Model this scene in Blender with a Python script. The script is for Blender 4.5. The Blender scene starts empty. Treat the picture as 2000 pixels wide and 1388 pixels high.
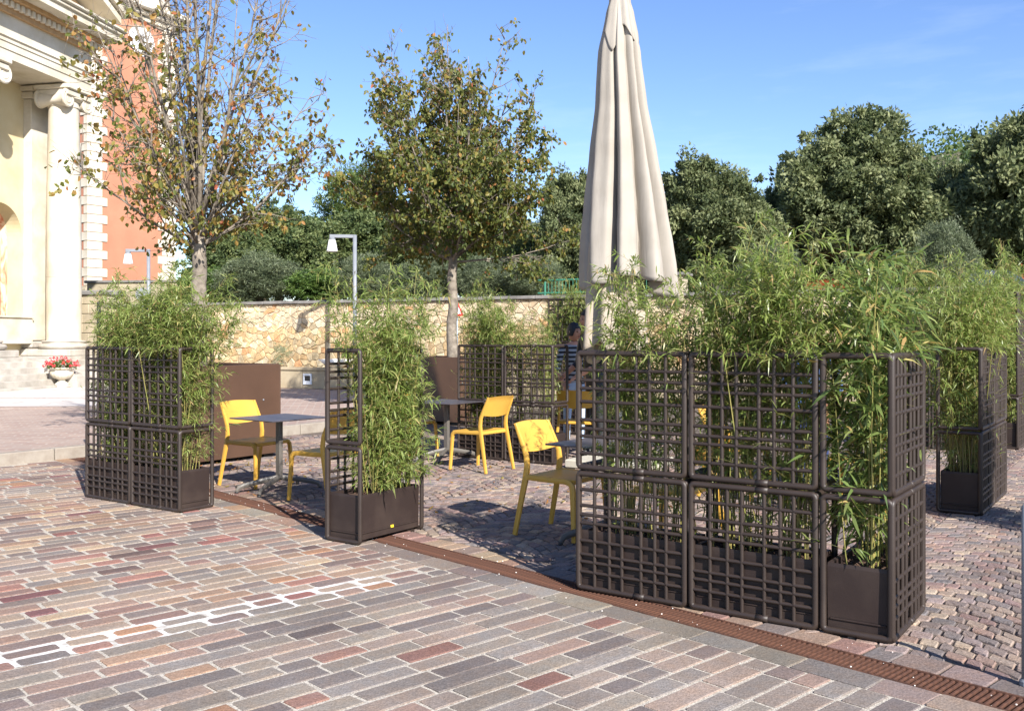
import bpy, math, random
import numpy as np
from mathutils import Vector, Matrix
R = math.radians
scene = bpy.context.scene
COL = scene.collection

# ------------------------------------------------------------------ camera
cam_d = bpy.data.cameras.new('camera'); cam = bpy.data.objects.new('camera', cam_d); COL.objects.link(cam)
CAM_H = 1.57
cam.location = (0, 0, CAM_H); cam.rotation_euler = (R(90), 0, 0)
cam_d.sensor_width = 36.0; cam_d.lens = 36.0 * 1850 / 2000; cam_d.shift_y = -0.016
cam_d.clip_start = 0.05; cam_d.clip_end = 2000
scene.camera = cam

# ------------------------------------------------------------------ sky, sun, exposure
SUN_EL, SUN_AZ = 33.0, 152.7          # azimuth clockwise from +Y
wd = bpy.data.worlds.new('World'); scene.world = wd; wd.use_nodes = True
nt = wd.node_tree; nt.nodes.clear()
wo = nt.nodes.new('ShaderNodeOutputWorld'); bg = nt.nodes.new('ShaderNodeBackground')
sk = nt.nodes.new('ShaderNodeTexSky'); sk.sky_type = 'NISHITA'; sk.sun_disc = False
sk.sun_elevation = R(SUN_EL); sk.sun_rotation = R(SUN_AZ)
sk.altitude = 200; sk.air_density = 1.0; sk.dust_density = 0.25; sk.ozone_density = 3.0
tc = nt.nodes.new('ShaderNodeTexCoord'); mp = nt.nodes.new('ShaderNodeMapping')
mp.inputs['Scale'].default_value = (1.0, 1.0, 5.5); mp.inputs['Rotation'].default_value = (0.0, 0.12, 0.3)
nz = nt.nodes.new('ShaderNodeTexNoise'); nz.inputs['Scale'].default_value = 2.1; nz.inputs['Detail'].default_value = 7
nz.inputs['Roughness'].default_value = 0.6
rp = nt.nodes.new('ShaderNodeValToRGB'); rp.color_ramp.elements[0].position = 0.52; rp.color_ramp.elements[1].position = 0.85
rp.color_ramp.elements[1].color = (0.16, 0.16, 0.16, 1)
mx = nt.nodes.new('ShaderNodeMixRGB'); mx.inputs[2].default_value = (9.0, 9.3, 9.8, 1)
nt.links.new(tc.outputs['Generated'], mp.inputs['Vector']); nt.links.new(mp.outputs['Vector'], nz.inputs['Vector'])
nt.links.new(nz.outputs['Fac'], rp.inputs['Fac']); nt.links.new(rp.outputs['Color'], mx.inputs[0])
hsv = nt.nodes.new('ShaderNodeHueSaturation'); hsv.inputs['Saturation'].default_value = 1.12; hsv.inputs['Hue'].default_value = 0.512
nt.links.new(sk.outputs['Color'], hsv.inputs['Color']); nt.links.new(hsv.outputs['Color'], mx.inputs[1]); nt.links.new(mx.outputs[0], bg.inputs['Color'])
bg.inputs['Strength'].default_value = 0.102
nt.links.new(bg.outputs[0], wo.inputs[0])
sd = bpy.data.lights.new('sun', 'SUN'); sun = bpy.data.objects.new('sun', sd); COL.objects.link(sun)
sd.energy = 5.0; sd.angle = R(0.53); sd.color = (1.0, 0.95, 0.88)
_a, _e = R(SUN_AZ), R(SUN_EL)
sdir = Vector((math.sin(_a) * math.cos(_e), math.cos(_a) * math.cos(_e), math.sin(_e)))
sun.rotation_euler = sdir.to_track_quat('Z', 'Y').to_euler(); sun.location = (3, -5, 30)
scene.view_settings.view_transform = 'Standard'; scene.view_settings.look = 'None'
scene.view_settings.exposure = 1.12; scene.view_settings.gamma = 1.0
scene.view_settings.use_curve_mapping = False

# ------------------------------------------------------------------ helpers
def lin(r, g, b):
    f = lambda c: (c / 255 / 12.92) if c / 255 <= 0.04045 else ((c / 255 + 0.055) / 1.055) ** 2.4
    return (f(r), f(g), f(b))
def C4(c): return (c[0], c[1], c[2], 1.0)

def new_mat(name):
    m = bpy.data.materials.new(name); m.use_nodes = True
    n = m.node_tree; n.nodes.clear()
    o = n.nodes.new('ShaderNodeOutputMaterial'); p = n.nodes.new('ShaderNodeBsdfPrincipled')
    n.links.new(p.outputs[0], o.inputs[0])
    return m, n, p, o

def mat(name, base, rough=0.6, vary=0.12, scale=8.0, bump=0.0, bscale=60.0, second=None, metallic=0.0, spec=0.5, detail=5.0, lo=0.35, hi=0.7, bdist=0.01):
    """plain procedural material: base colour broken up by noise, fine bump"""
    m, n, p, o = new_mat(name)
    p.inputs['Roughness'].default_value = rough; p.inputs['Metallic'].default_value = metallic
    p.inputs['Specular IOR Level'].default_value = spec
    t = n.nodes.new('ShaderNodeTexCoord'); z = n.nodes.new('ShaderNodeTexNoise')
    z.inputs['Scale'].default_value = scale; z.inputs['Detail'].default_value = detail; z.inputs['Roughness'].default_value = 0.6
    n.links.new(t.outputs['Object'], z.inputs['Vector'])
    r = n.nodes.new('ShaderNodeValToRGB')
    b2 = second if second else tuple(min(1, c * (1 + vary)) for c in base)
    b1 = base if second else tuple(c * (1 - vary) for c in base)
    r.color_ramp.elements[0].position = lo; r.color_ramp.elements[0].color = C4(b1)
    r.color_ramp.elements[1].position = hi; r.color_ramp.elements[1].color = C4(b2)
    n.links.new(z.outputs['Fac'], r.inputs['Fac']); n.links.new(r.outputs['Color'], p.inputs['Base Color'])
    if bump > 0:
        z2 = n.nodes.new('ShaderNodeTexNoise'); z2.inputs['Scale'].default_value = bscale; z2.inputs['Detail'].default_value = 4
        n.links.new(t.outputs['Object'], z2.inputs['Vector'])
        bn = n.nodes.new('ShaderNodeBump'); bn.inputs['Strength'].default_value = bump; bn.inputs['Distance'].default_value = bdist
        n.links.new(z2.outputs['Fac'], bn.inputs['Height']); n.links.new(bn.outputs['Normal'], p.inputs['Normal'])
    return m

def stone_mat(name, use_attr, rough=0.9, grain=0.42, gscale=120.0, bump=0.6, bscale=90.0, warm=None, spec=0.3):
    """stone whose own colour comes from the piece (object colour or per-face colour), with grain and blotches"""
    m, n, p, o = new_mat(name)
    p.inputs['Roughness'].default_value = rough; p.inputs['Specular IOR Level'].default_value = spec
    if use_attr:
        a = n.nodes.new('ShaderNodeAttribute'); a.attribute_name = 'Col'; csock = a.outputs['Color']
    else:
        a = n.nodes.new('ShaderNodeObjectInfo'); csock = a.outputs['Color']
    g = n.nodes.new('ShaderNodeNewGeometry')
    z = n.nodes.new('ShaderNodeTexNoise'); z.inputs['Scale'].default_value = gscale; z.inputs['Detail'].default_value = 6; z.inputs['Roughness'].default_value = 0.75
    z3 = n.nodes.new('ShaderNodeTexNoise'); z3.inputs['Scale'].default_value = 1.3; z3.inputs['Detail'].default_value = 6
    n.links.new(g.outputs['Position'], z.inputs['Vector']); n.links.new(g.outputs['Position'], z3.inputs['Vector'])
    mr = n.nodes.new('ShaderNodeMapRange'); mr.inputs['From Min'].default_value = 0.3; mr.inputs['From Max'].default_value = 0.7
    mr.inputs['To Min'].default_value = 1 - grain; mr.inputs['To Max'].default_value = 1 + grain
    n.links.new(z.outputs['Fac'], mr.inputs['Value'])
    mr3 = n.nodes.new('ShaderNodeMapRange'); mr3.inputs['From Min'].default_value = 0.35; mr3.inputs['From Max'].default_value = 0.65
    mr3.inputs['To Min'].default_value = 0.84; mr3.inputs['To Max'].default_value = 1.12
    n.links.new(z3.outputs['Fac'], mr3.inputs['Value'])
    z4 = n.nodes.new('ShaderNodeTexNoise'); z4.inputs['Scale'].default_value = gscale / 2.6; z4.inputs['Detail'].default_value = 5; z4.inputs['Roughness'].default_value = 0.7
    n.links.new(g.outputs['Position'], z4.inputs['Vector'])
    mr4 = n.nodes.new('ShaderNodeMapRange'); mr4.inputs['From Min'].default_value = 0.32; mr4.inputs['From Max'].default_value = 0.68
    mr4.inputs['To Min'].default_value = 0.80; mr4.inputs['To Max'].default_value = 1.20
    n.links.new(z4.outputs['Fac'], mr4.inputs['Value'])
    m0 = n.nodes.new('ShaderNodeMath'); m0.operation = 'MULTIPLY'; n.links.new(mr.outputs[0], m0.inputs[0]); n.links.new(mr4.outputs[0], m0.inputs[1])
    mm = n.nodes.new('ShaderNodeMath'); mm.operation = 'MULTIPLY'
    n.links.new(m0.outputs[0], mm.inputs[0]); n.links.new(mr3.outputs[0], mm.inputs[1])
    z5 = n.nodes.new('ShaderNodeTexNoise'); z5.inputs['Scale'].default_value = 11.0; z5.inputs['Detail'].default_value = 4
    n.links.new(g.outputs['Position'], z5.inputs['Vector']); r5 = n.nodes.new('ShaderNodeValToRGB')
    r5.color_ramp.elements[0].position = 0.40; r5.color_ramp.elements[0].color = (0.98, 1.0, 1.02, 1); r5.color_ramp.elements[1].position = 0.66; r5.color_ramp.elements[1].color = (1.05, 0.995, 0.94, 1)
    n.links.new(z5.outputs['Fac'], r5.inputs['Fac'])
    hu = n.nodes.new('ShaderNodeMixRGB'); hu.blend_type = 'MULTIPLY'; hu.inputs[0].default_value = 1.0; n.links.new(csock, hu.inputs[1]); n.links.new(r5.outputs['Color'], hu.inputs[2]); csock = hu.outputs[0]
    vm = n.nodes.new('ShaderNodeVectorMath'); vm.operation = 'SCALE'
    n.links.new(csock, vm.inputs[0]); n.links.new(mm.outputs[0], vm.inputs['Scale'])
    n.links.new(vm.outputs[0], p.inputs['Base Color'])
    z2 = n.nodes.new('ShaderNodeTexNoise'); z2.inputs['Scale'].default_value = bscale; z2.inputs['Detail'].default_value = 5
    n.links.new(g.outputs['Position'], z2.inputs['Vector'])
    bn = n.nodes.new('ShaderNodeBump'); bn.inputs['Strength'].default_value = bump; bn.inputs['Distance'].default_value = 0.006
    n.links.new(z2.outputs['Fac'], bn.inputs['Height']); n.links.new(bn.outputs['Normal'], p.inputs['Normal'])
    return m

def leaf_mat(name, stops, trans=0.45, rough=0.45, spec=0.35):
    """foliage: per-leaf colour from the face attribute tint, light passing through the blade"""
    m, n, p, o = new_mat(name)
    a = n.nodes.new('ShaderNodeAttribute'); a.attribute_name = 'tint'
    r = n.nodes.new('ShaderNodeValToRGB'); cr = r.color_ramp
    while len(cr.elements) < len(stops): cr.elements.new(0.5)
    for e, (ps, c) in zip(cr.elements, stops): e.position = ps; e.color = C4(c)
    n.links.new(a.outputs['Fac'], r.inputs['Fac']); n.links.new(r.outputs['Color'], p.inputs['Base Color'])
    p.inputs['Roughness'].default_value = rough; p.inputs['Specular IOR Level'].default_value = spec
    t = n.nodes.new('ShaderNodeBsdfTranslucent'); mixs = n.nodes.new('ShaderNodeMixShader'); mixs.inputs[0].default_value = trans
    hv = n.nodes.new('ShaderNodeHueSaturation'); hv.inputs['Value'].default_value = 1.15; hv.inputs['Saturation'].default_value = 1.1
    n.links.new(r.outputs['Color'], hv.inputs['Color']); n.links.new(hv.outputs['Color'], t.inputs['Color'])
    n.links.new(p.outputs[0], mixs.inputs[1]); n.links.new(t.outputs[0], mixs.inputs[2]); n.links.new(mixs.outputs[0], o.inputs[0])
    return m

class MB:
    def __init__(s): s.v = []; s.f = []; s.m = []; s.c = []; s.t = []; s.cur = 0; s.col = None; s.tint = 0.5
    def add(s, vs, fs):
        o = len(s.v); s.v.extend([tuple(x) for x in vs])
        for f in fs: s.f.append(tuple(i + o for i in f)); s.m.append(s.cur); s.c.append(s.col); s.t.append(s.tint)
        return s
    def box(s, c, d, rot=None, taper=1.0):
        x, y, z = d[0] / 2, d[1] / 2, d[2] / 2; k = taper
        p = [(-x, -y, -z), (x, -y, -z), (x, y, -z), (-x, y, -z), (-x * k, -y * k, z), (x * k, -y * k, z), (x * k, y * k, z), (-x * k, y * k, z)]
        if rot is not None: p = [rot @ Vector(q) for q in p]
        p = [(q[0] + c[0], q[1] + c[1], q[2] + c[2]) for q in p]
        return s.add(p, [(0, 3, 2, 1), (4, 5, 6, 7), (0, 1, 5, 4), (1, 2, 6, 5), (2, 3, 7, 6), (3, 0, 4, 7)])
    def bbox(s, c, d, b=0.01):
        """box with bevelled edges all round"""
        x, y, z = d[0] / 2, d[1] / 2, d[2] / 2; b = min(b, x * .9, y * .9, z * .9)
        V = []; F = []
        rings = [(-z, b), (-z + b, 0), (z - b, 0), (z, b)]
        for zz, ins in rings:
            X, Y = x - ins, y - ins
            V += [(-X + b, -Y, zz), (X - b, -Y, zz), (X, -Y + b, zz), (X, Y - b, zz), (X - b, Y, zz), (-X + b, Y, zz), (-X, Y - b, zz), (-X, -Y + b, zz)]
        for k in range(3):
            for i in range(8):
                j = (i + 1) % 8; F.append((k * 8 + i, k * 8 + j, (k + 1) * 8 + j, (k + 1) * 8 + i))
        F.append(tuple(range(7, -1, -1))); F.append(tuple(range(24, 32)))
        return s.add([(a + c[0], e + c[1], g + c[2]) for a, e, g in V], F)
    def prism(s, poly, z0, z1, inset=0.0, ins_h=0.0, bottom=False, jit=None):
        n = len(poly); cx = sum(p[0] for p in poly) / n; cy = sum(p[1] for p in poly) / n
        V = [(p[0], p[1], z0) for p in poly]
        if inset > 0:
            V += [(p[0], p[1], z1 - ins_h) for p in poly]
            for i_, p in enumerate(poly):
                a, b = poly[i_ - 1], poly[(i_ + 1) % n]
                e1 = (p[0] - a[0], p[1] - a[1]); e2 = (b[0] - p[0], b[1] - p[1]); l1 = math.hypot(*e1) or 1; l2 = math.hypot(*e2) or 1
                nx_i, ny_i = -e1[1] / l1 - e2[1] / l2, e1[0] / l1 + e2[0] / l2; l3 = math.hypot(nx_i, ny_i) or 1
                V.append((p[0] + nx_i / l3 * inset, p[1] + ny_i / l3 * inset, z1 + (jit() if jit else 0)))
            R_ = 3
        else:
            V += [(p[0], p[1], z1) for p in poly]; R_ = 2
        F = []
        for k in range(R_ - 1):
            for i in range(n):
                j = (i + 1) % n; F.append((k * n + i, k * n + j, (k + 1) * n + j, (k + 1) * n + i))
        F.append(tuple(range((R_ - 1) * n, R_ * n)))
        if bottom: F.append(tuple(range(n - 1, -1, -1)))
        return s.add(V, F)
    def tube(s, pts, rad, sides=8, closed=False, cap=True, flat=None):
        pts = [Vector(p) for p in pts]; n = len(pts)
        if not hasattr(rad, '__len__'): rad = [rad] * n
        V = []; F = []; ref = None
        for i in range(n):
            if closed: d = pts[(i + 1) % n] - pts[i - 1]
            else: d = pts[min(i + 1, n - 1)] - pts[max(i - 1, 0)]
            d = d.normalized() if d.length > 1e-9 else Vector((0, 0, 1))
            if ref is None:
                ref = Vector((0, 0, 1)) if abs(d.z) < 0.9 else Vector((1, 0, 0))
                ref = (ref - d * ref.dot(d)).normalized()
            else:
                q = ref - d * ref.dot(d); ref = q.normalized() if q.length > 1e-6 else ref
            b = d.cross(ref)
            for k in range(sides):
                a = 2 * math.pi * (k + 0.5) / sides; w = (1, 1) if flat is None else flat
                V.append(pts[i] + ref * (math.cos(a) * rad[i] * w[0]) + b * (math.sin(a) * rad[i] * w[1]))
        m = n if closed else n - 1
        for i in range(m):
            for k in range(sides):
                a, b2 = i * sides + k, i * sides + (k + 1) % sides; c, d2 = ((i + 1) % n) * sides + (k + 1) % sides, ((i + 1) % n) * sides + k
                F.append((a, b2, c, d2))
        if cap and not closed:
            F.append(tuple(range(sides - 1, -1, -1))); F.append(tuple(range((n - 1) * sides, n * sides)))
        return s.add(V, F)
    def lathe(s, prof, segs=24, o=(0, 0, 0), flute=0.0, nf=0):
        V = []; F = []; n = len(prof)
        for i in range(segs):
            a = 2 * math.pi * i / segs
            for r, z in prof:
                k = 1 - (flute * (0.5 + 0.5 * math.cos(a * nf)) if flute and r > 0.02 else 0)
                V.append((o[0] + r * k * math.cos(a), o[1] + r * k * math.sin(a), o[2] + z))
        for i in range(segs):
            j = (i + 1) % segs
            for k in range(n - 1): F.append((i * n + k, j * n + k, j * n + k + 1, i * n + k + 1))
        F.append(tuple(i * n for i in range(segs - 1, -1, -1))); F.append(tuple(i * n + n - 1 for i in range(segs)))
        return s.add(V, F)
    def mesh(s, name, mats, smooth=False):
        me = bpy.data.meshes.new(name); me.from_pydata(s.v, [], s.f)
        for m_ in (mats if isinstance(mats, (list, tuple)) else [mats]): me.materials.append(m_)
        if any(s.m): me.polygons.foreach_set('material_index', s.m)
        if smooth: me.polygons.foreach_set('use_smooth', [True] * len(me.polygons))
        if any(c is not None for c in s.c):
            at = me.attributes.new('Col', 'FLOAT_COLOR', 'FACE'); arr = np.ones((len(s.c), 4), np.float32)
            arr[:, :3] = [c if c is not None else (.5, .5, .5) for c in s.c]; at.data.foreach_set('color', arr.ravel())
        if any(t != 0.5 for t in s.t):
            at = me.attributes.new('tint', 'FLOAT', 'FACE'); at.data.foreach_set('value', np.array(s.t, np.float32))
        me.update(); return me
    def build(s, name, mats, parent=None, smooth=False, loc=None, rz=None):
        return obj(name, s.mesh(name, mats, smooth), parent, loc, rz)

def obj(name, me, parent=None, loc=None, rz=None):
    o = bpy.data.objects.new(name, me); COL.objects.link(o)
    if parent is not None: o.parent = parent
    if loc is not None: o.location = loc
    if rz is not None: o.rotation_euler = (0, 0, rz)
    return o
def tag(o, label, cat, group=None):
    o['label'] = label; o['category'] = cat
    if group: o['group'] = group
    return o
def thing(name, label, cat, loc=(0, 0, 0), rz=0.0, group=None):
    o = bpy.data.objects.new(name, None); COL.objects.link(o); o.empty_display_size = 0.2
    o.location = loc; o.rotation_euler = (0, 0, rz); return tag(o, label, cat, group)
def struct(o, kind='structure'): o['kind'] = kind; return o
def autosmooth(o, ang=40):
    me = o.data; me.polygons.foreach_set('use_smooth', [True] * len(me.polygons))
    try: me.set_sharp_from_angle(angle=R(ang))
    except Exception: pass
    return o
def dup_tree(o, parent=None):
    c = o.copy(); COL.objects.link(c); c.parent = parent
    for ch in list(o.children): dup_tree(ch, c)
    return c
def PX(px, Z): return (px - 1000) / 1850 * Z
def ZH(py, Z): return CAM_H + (662 - py) / 1850 * Z
def in_view(x, y, z=0.0, mx_=0.0, my_=0.0):
    if y < 0.5: return False
    px = 1000 + x / y * 1850; py = 662 + (CAM_H - z) / y * 1850
    return -mx_ < px < 2000 + mx_ and -my_ < py < 1388 + my_

# ------------------------------------------------------------------ materials
M = {}
M['trellis'] = mat('brown_resin', lin(44, 35, 31), 0.5, second=lin(57, 47, 41), scale=5, bump=0.25, bscale=220, spec=0.45, bdist=0.002, lo=.4, hi=.8, detail=8)
M['planter'] = mat('brown_resin_box', lin(44, 34, 31), 0.55, second=lin(64, 53, 47), scale=3.5, bump=0.2, bscale=120, spec=0.35, bdist=0.003, lo=.42, hi=.85, detail=9)
M['soil'] = mat('potting_soil', (0.035, 0.02, 0.012), 0.95, second=(0.12, 0.065, 0.04), scale=40, bump=1.0, bscale=60, bdist=0.02)
M['yellow'] = mat('mustard_resin', (0.56, 0.315, 0.05), 0.45, 0.05, 3, 0.08, 300, spec=0.45, bdist=0.001)
M['table_top'] = mat('graphite_laminate', lin(72, 68, 72), 0.38, 0.10, 14, 0.05, 200, spec=0.5)
M['table_metal'] = mat('grey_painted_metal', lin(91, 86, 80), 0.42, 0.08, 9, 0.1, 200, metallic=0.0, spec=0.5)
M['corten'] = mat('brown_steel_plate', lin(78, 57, 44), 0.5, 0.10, 2.2, 0.06, 40, spec=0.45)
M['steel'] = mat('grey_steel', lin(120, 124, 130), 0.45, 0.06, 8)
M['black'] = mat('black_paint', lin(34, 34, 36), 0.5, 0.08, 8)
M['white_enamel'] = mat('white_enamel', (0.80, 0.80, 0.80), 0.4, 0.03, 4)
M['fabric'] = mat('beige_canvas', lin(148, 141, 131), 0.85, second=lin(160, 153, 143), scale=2.2, spec=0.12)
def creases(m):
    n = m.node_tree; p = next(x for x in n.nodes if x.type == 'BSDF_PRINCIPLED'); t = n.nodes.new('ShaderNodeTexCoord'); q = n.nodes.new('ShaderNodeMapping'); q.inputs['Scale'].default_value = (9, 9, 1.1)
    z = n.nodes.new('ShaderNodeTexNoise'); z.inputs['Scale'].default_value = 1.6; z.inputs['Detail'].default_value = 6; z.inputs['Distortion'].default_value = .8
    n.links.new(t.outputs['Object'], q.inputs['Vector']); n.links.new(q.outputs['Vector'], z.inputs['Vector']); b = n.nodes.new('ShaderNodeBump'); b.inputs['Strength'].default_value = .22; b.inputs['Distance'].default_value = .02
    n.links.new(z.outputs['Fac'], b.inputs['Height']); n.links.new(b.outputs['Normal'], p.inputs['Normal'])
creases(M['fabric'])
M['fabric_in'] = mat('beige_canvas_inside', lin(164, 152, 136), 0.9, 0.04, 3.5, spec=0.1)
M['bark'] = mat('grey_bark', lin(92, 83, 73), 0.85, second=lin(146, 136, 122), scale=9, bump=0.5, bscale=40, bdist=0.01)
M['bark_dark'] = mat('dark_bark', lin(62, 54, 46), 0.9, 0.2, 9, 0.6, 30)
M['culm'] = mat('bamboo_cane', lin(104, 108, 54), 0.5, second=lin(146, 132, 76), scale=14, spec=0.4)
M['culm_dark'] = mat('dark_bamboo_cane', lin(70, 62, 44), 0.5, second=lin(120, 110, 60), scale=14, spec=0.4)
G = lin
M['bamboo'] = leaf_mat('bamboo_leaf', [(0.0, (0.09, 0.145, 0.03)), (0.5, (0.215, 0.285, 0.07)), (0.86, (0.37, 0.41, 0.15)), (0.94, (0.46, 0.40, 0.16)), (1.0, (0.42, 0.30, 0.14))], 0.48, 0.36, 0.5)
M['bamboo_broad'] = leaf_mat('broad_bamboo_leaf', [(0.0, (0.07, 0.125, 0.038)), (0.5, (0.17, 0.235, 0.065)), (0.85, (0.31, 0.35, 0.12)), (0.93, (0.50, 0.43, 0.16)), (1.0, (0.44, 0.29, 0.12))], 0.46, 0.36, 0.5)
M['autumn'] = leaf_mat('autumn_leaf', [(0.0, (0.06, 0.09, 0.025)), (0.40, (0.15, 0.165, 0.04)), (0.62, (0.27, 0.21, 0.055)), (0.8, (0.36, 0.18, 0.06)), (1.0, (0.36, 0.11, 0.06))], 0.40)
M['oak'] = leaf_mat('evergreen_oak_leaf', [(0.0, (0.065, 0.088, 0.038)), (0.5, (0.15, 0.178, 0.08)), (1.0, (0.28, 0.30, 0.15))], 0.35, 0.6, 0.25)
M['laurel'] = leaf_mat('dark_laurel_leaf', [(0.0, (0.045, 0.075, 0.03)), (0.5, (0.11, 0.148, 0.055)), (1.0, (0.22, 0.255, 0.10))], 0.35, 0.55, 0.3)
M['feather'] = leaf_mat('light_acacia_leaf', [(0.0, (0.04, 0.075, 0.022)), (0.6, (0.09, 0.14, 0.04)), (1.0, (0.19, 0.22, 0.06))], 0.35)
M['olive'] = leaf_mat('olive_leaf', [(0.0, (0.07, 0.095, 0.05)), (0.6, (0.135, 0.165, 0.09)), (1.0, (0.23, 0.26, 0.15))], 0.25)
M['shrub'] = leaf_mat('hedge_leaf', [(0.0, (0.045, 0.085, 0.025)), (0.6, (0.10, 0.17, 0.04)), (1.0, (0.20, 0.27, 0.07))], 0.3)
M['geranium_leaf'] = leaf_mat('geranium_leaf', [(0.0, (0.05, 0.09, 0.02)), (1.0, (0.14, 0.16, 0.05))], 0.3)
M['petal'] = leaf_mat('red_petal', [(0.0, (0.55, 0.02, 0.04)), (1.0, (0.85, 0.10, 0.12))], 0.35)
M['church'] = mat('cream_stone', lin(178, 168, 146), 0.8, second=lin(206, 198, 182), scale=1.1, bump=0.2, bscale=30, lo=0.3, hi=0.62, detail=9)
M['church_wall'] = mat('cream_plaster', lin(192, 176, 138), 0.85, second=lin(204, 192, 160), scale=0.9, bump=0.1, bscale=40)
M['church_brown'] = mat('brown_bed_moulding', lin(170, 136, 98), 0.85, second=lin(190, 158, 118), scale=6)
M['steps'] = mat('pale_step_stone', lin(148, 142, 132), 0.8, second=lin(184, 178, 168), scale=2.2, bump=0.25, bscale=26, detail=9)
M['salmon'] = mat('salmon_plaster', lin(168, 112, 88), 0.9, second=lin(178, 123, 97), scale=0.7, bump=0.08, bscale=40)
M['tower_base'] = mat('weathered_ashlar', lin(147, 137, 117), 0.9, second=lin(173, 161, 137), scale=1.8, bump=0.4, bscale=18)
M['coping'] = mat('grey_coping', lin(104, 101, 98), 0.9, second=lin(134, 131, 127), scale=3, bump=0.3, bscale=30, detail=8)
M['bench'] = mat('sandstone_block', lin(155, 141, 116), 0.85, second=lin(168, 155, 131), scale=2.2, bump=0.2, bscale=40)
M['lime'] = mat('lime_mortar', lin(161, 137, 101), 0.95, 0.1, 6, 0.6, 40)
M['kerb'] = mat('porphyry_kerb', lin(131, 121, 110), 0.85, second=lin(148, 140, 129), scale=7, bump=0.3, bscale=90)
M['concrete'] = mat('pale_concrete', lin(174, 168, 152), 0.9, 0.05, 6, 0.2, 70)
M['mortar'] = mat('pale_sandy_joint', lin(142, 135, 123), 0.95, second=lin(190, 182, 169), scale=120, bump=0.9, bscale=160, detail=2, lo=0.35, hi=0.6, bdist=0.006)
M['joint'] = mat('dark_sandy_joint', lin(78, 68, 60), 0.95, second=lin(120, 106, 94), scale=90, bump=0.9, bscale=140, detail=3)
M['white_grout'] = mat('white_cement', lin(168, 162, 152), 0.9, second=lin(214, 213, 210), scale=9, bump=0.4, bscale=80, lo=.36, hi=.56)
M['rust'] = mat('rusty_iron', lin(62, 42, 34), 0.85, second=lin(98, 66, 51), scale=22, bump=0.6, bscale=120, spec=0.25, bdist=0.003)
M['pit'] = mat('dark_gutter', (0.018, 0.012, 0.009), 0.95, 0.2, 10)
M['pebble'] = mat('pale_grit', lin(220, 214, 206), 0.9, 0.05, 10)
M['brick'] = stone_mat('porphyry_block', False); M['brick_far'] = stone_mat('porphyry_blocks', True)
M['sett'] = stone_mat('porphyry_sett', False, grain=0.42, gscale=110, bump=0.9, bscale=60, rough=0.8, spec=0.25)
M['sett_far'] = stone_mat('porphyry_setts', True, grain=0.42, gscale=110, bump=0.9, bscale=60, rough=0.8, spec=0.25)
M['rubble'] = stone_mat('rubble_stone', False, grain=0.3, gscale=9, bump=0.8, bscale=9, rough=0.9)
M['rubble_far'] = stone_mat('rubble_stones', True, grain=0.3, gscale=9, bump=0.8, bscale=9, rough=0.9)
M['earth'] = mat('dry_grass_earth', (0.09, 0.085, 0.04), 0.95, second=(0.16, 0.14, 0.07), scale=1.2, bump=0.6, bscale=8)
M['hill'] = mat('wooded_hillside', (0.035, 0.05, 0.02), 0.95, second=(0.08, 0.095, 0.035), scale=0.08, bump=1, bscale=0.4)
M['terracotta'] = mat('terracotta_plaster', lin(137, 67, 43), 0.9, 0.08, 0.6)
M['roof'] = mat('clay_roof_tile', lin(168, 98, 70), 0.9, 0.15, 3)
M['glass'] = mat('dark_window_glass', (0.03, 0.035, 0.04), 0.08, 0.1, 3, spec=0.8)
M['red_paint'] = mat('red_car_paint', (0.26, 0.015, 0.012), 0.3, 0.03, 3); M['blue_paint'] = mat('dark_blue_car_paint', (0.010, 0.022, 0.055), 0.3, 0.03, 3)
M['rubber'] = mat('tyre_rubber', (0.02, 0.02, 0.02), 0.8, 0.1, 10)
M['green_rail'] = mat('green_rail_paint', (0.03, 0.16, 0.10), 0.45, 0.06, 8)
M['skin'] = mat('skin', lin(196, 140, 112), 0.5, 0.05, 8); M['hair'] = mat('dark_hair', (0.012, 0.009, 0.008), 0.5, 0.2, 60, 0.5, 90)
M['denim_pale'] = mat('pale_denim', lin(170, 190, 214), 0.9, 0.08, 20); M['blue_shirt'] = mat('blue_cotton', lin(96, 124, 176), 0.9, 0.1, 14)
M['navy'] = mat('navy_denim', lin(38, 52, 92), 0.9, 0.12, 20); M['white_shirt'] = mat('white_cotton', lin(226, 226, 226), 0.9, 0.03, 10)
M['eye'] = mat('eye_dark', (0.01, 0.008, 0.007), 0.2, 0.0, 5); M['lip'] = mat('lip', lin(170, 96, 86), 0.5, 0.03, 8)
M['red_sign'] = mat('red_sign_face', (0.55, 0.02, 0.02), 0.4, 0.03, 4); M['blue_pole'] = mat('galvanised_pole', lin(150, 165, 180), 0.4, 0.05, 6)
M['label_y'] = mat('yellow_label', (0.85, 0.55, 0.03), 0.5, 0.02, 5)
M['metal_light'] = mat('brushed_light_box', lin(212, 216, 222), 0.4, 0.04, 6)

# striped shirt
m_, n_, p_, o_ = new_mat('striped_knit'); t_ = n_.nodes.new('ShaderNodeTexCoord'); w_ = n_.nodes.new('ShaderNodeTexWave')
w_.wave_type = 'BANDS'; w_.bands_direction = 'Z'; w_.inputs['Scale'].default_value = 5.0; w_.inputs['Distortion'].default_value = 1.2
r_ = n_.nodes.new('ShaderNodeValToRGB'); r_.color_ramp.interpolation = 'CONSTANT'
r_.color_ramp.elements[0].color = C4((0.02, 0.022, 0.028)); r_.color_ramp.elements[1].position = 0.5; r_.color_ramp.elements[1].color = C4((0.35, 0.36, 0.38))
n_.links.new(t_.outputs['Object'], w_.inputs['Vector']); n_.links.new(w_.outputs['Fac'], r_.inputs['Fac']); n_.links.new(r_.outputs['Color'], p_.inputs['Base Color'])
p_.inputs['Roughness'].default_value = 0.9; M['stripes'] = m_

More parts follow.
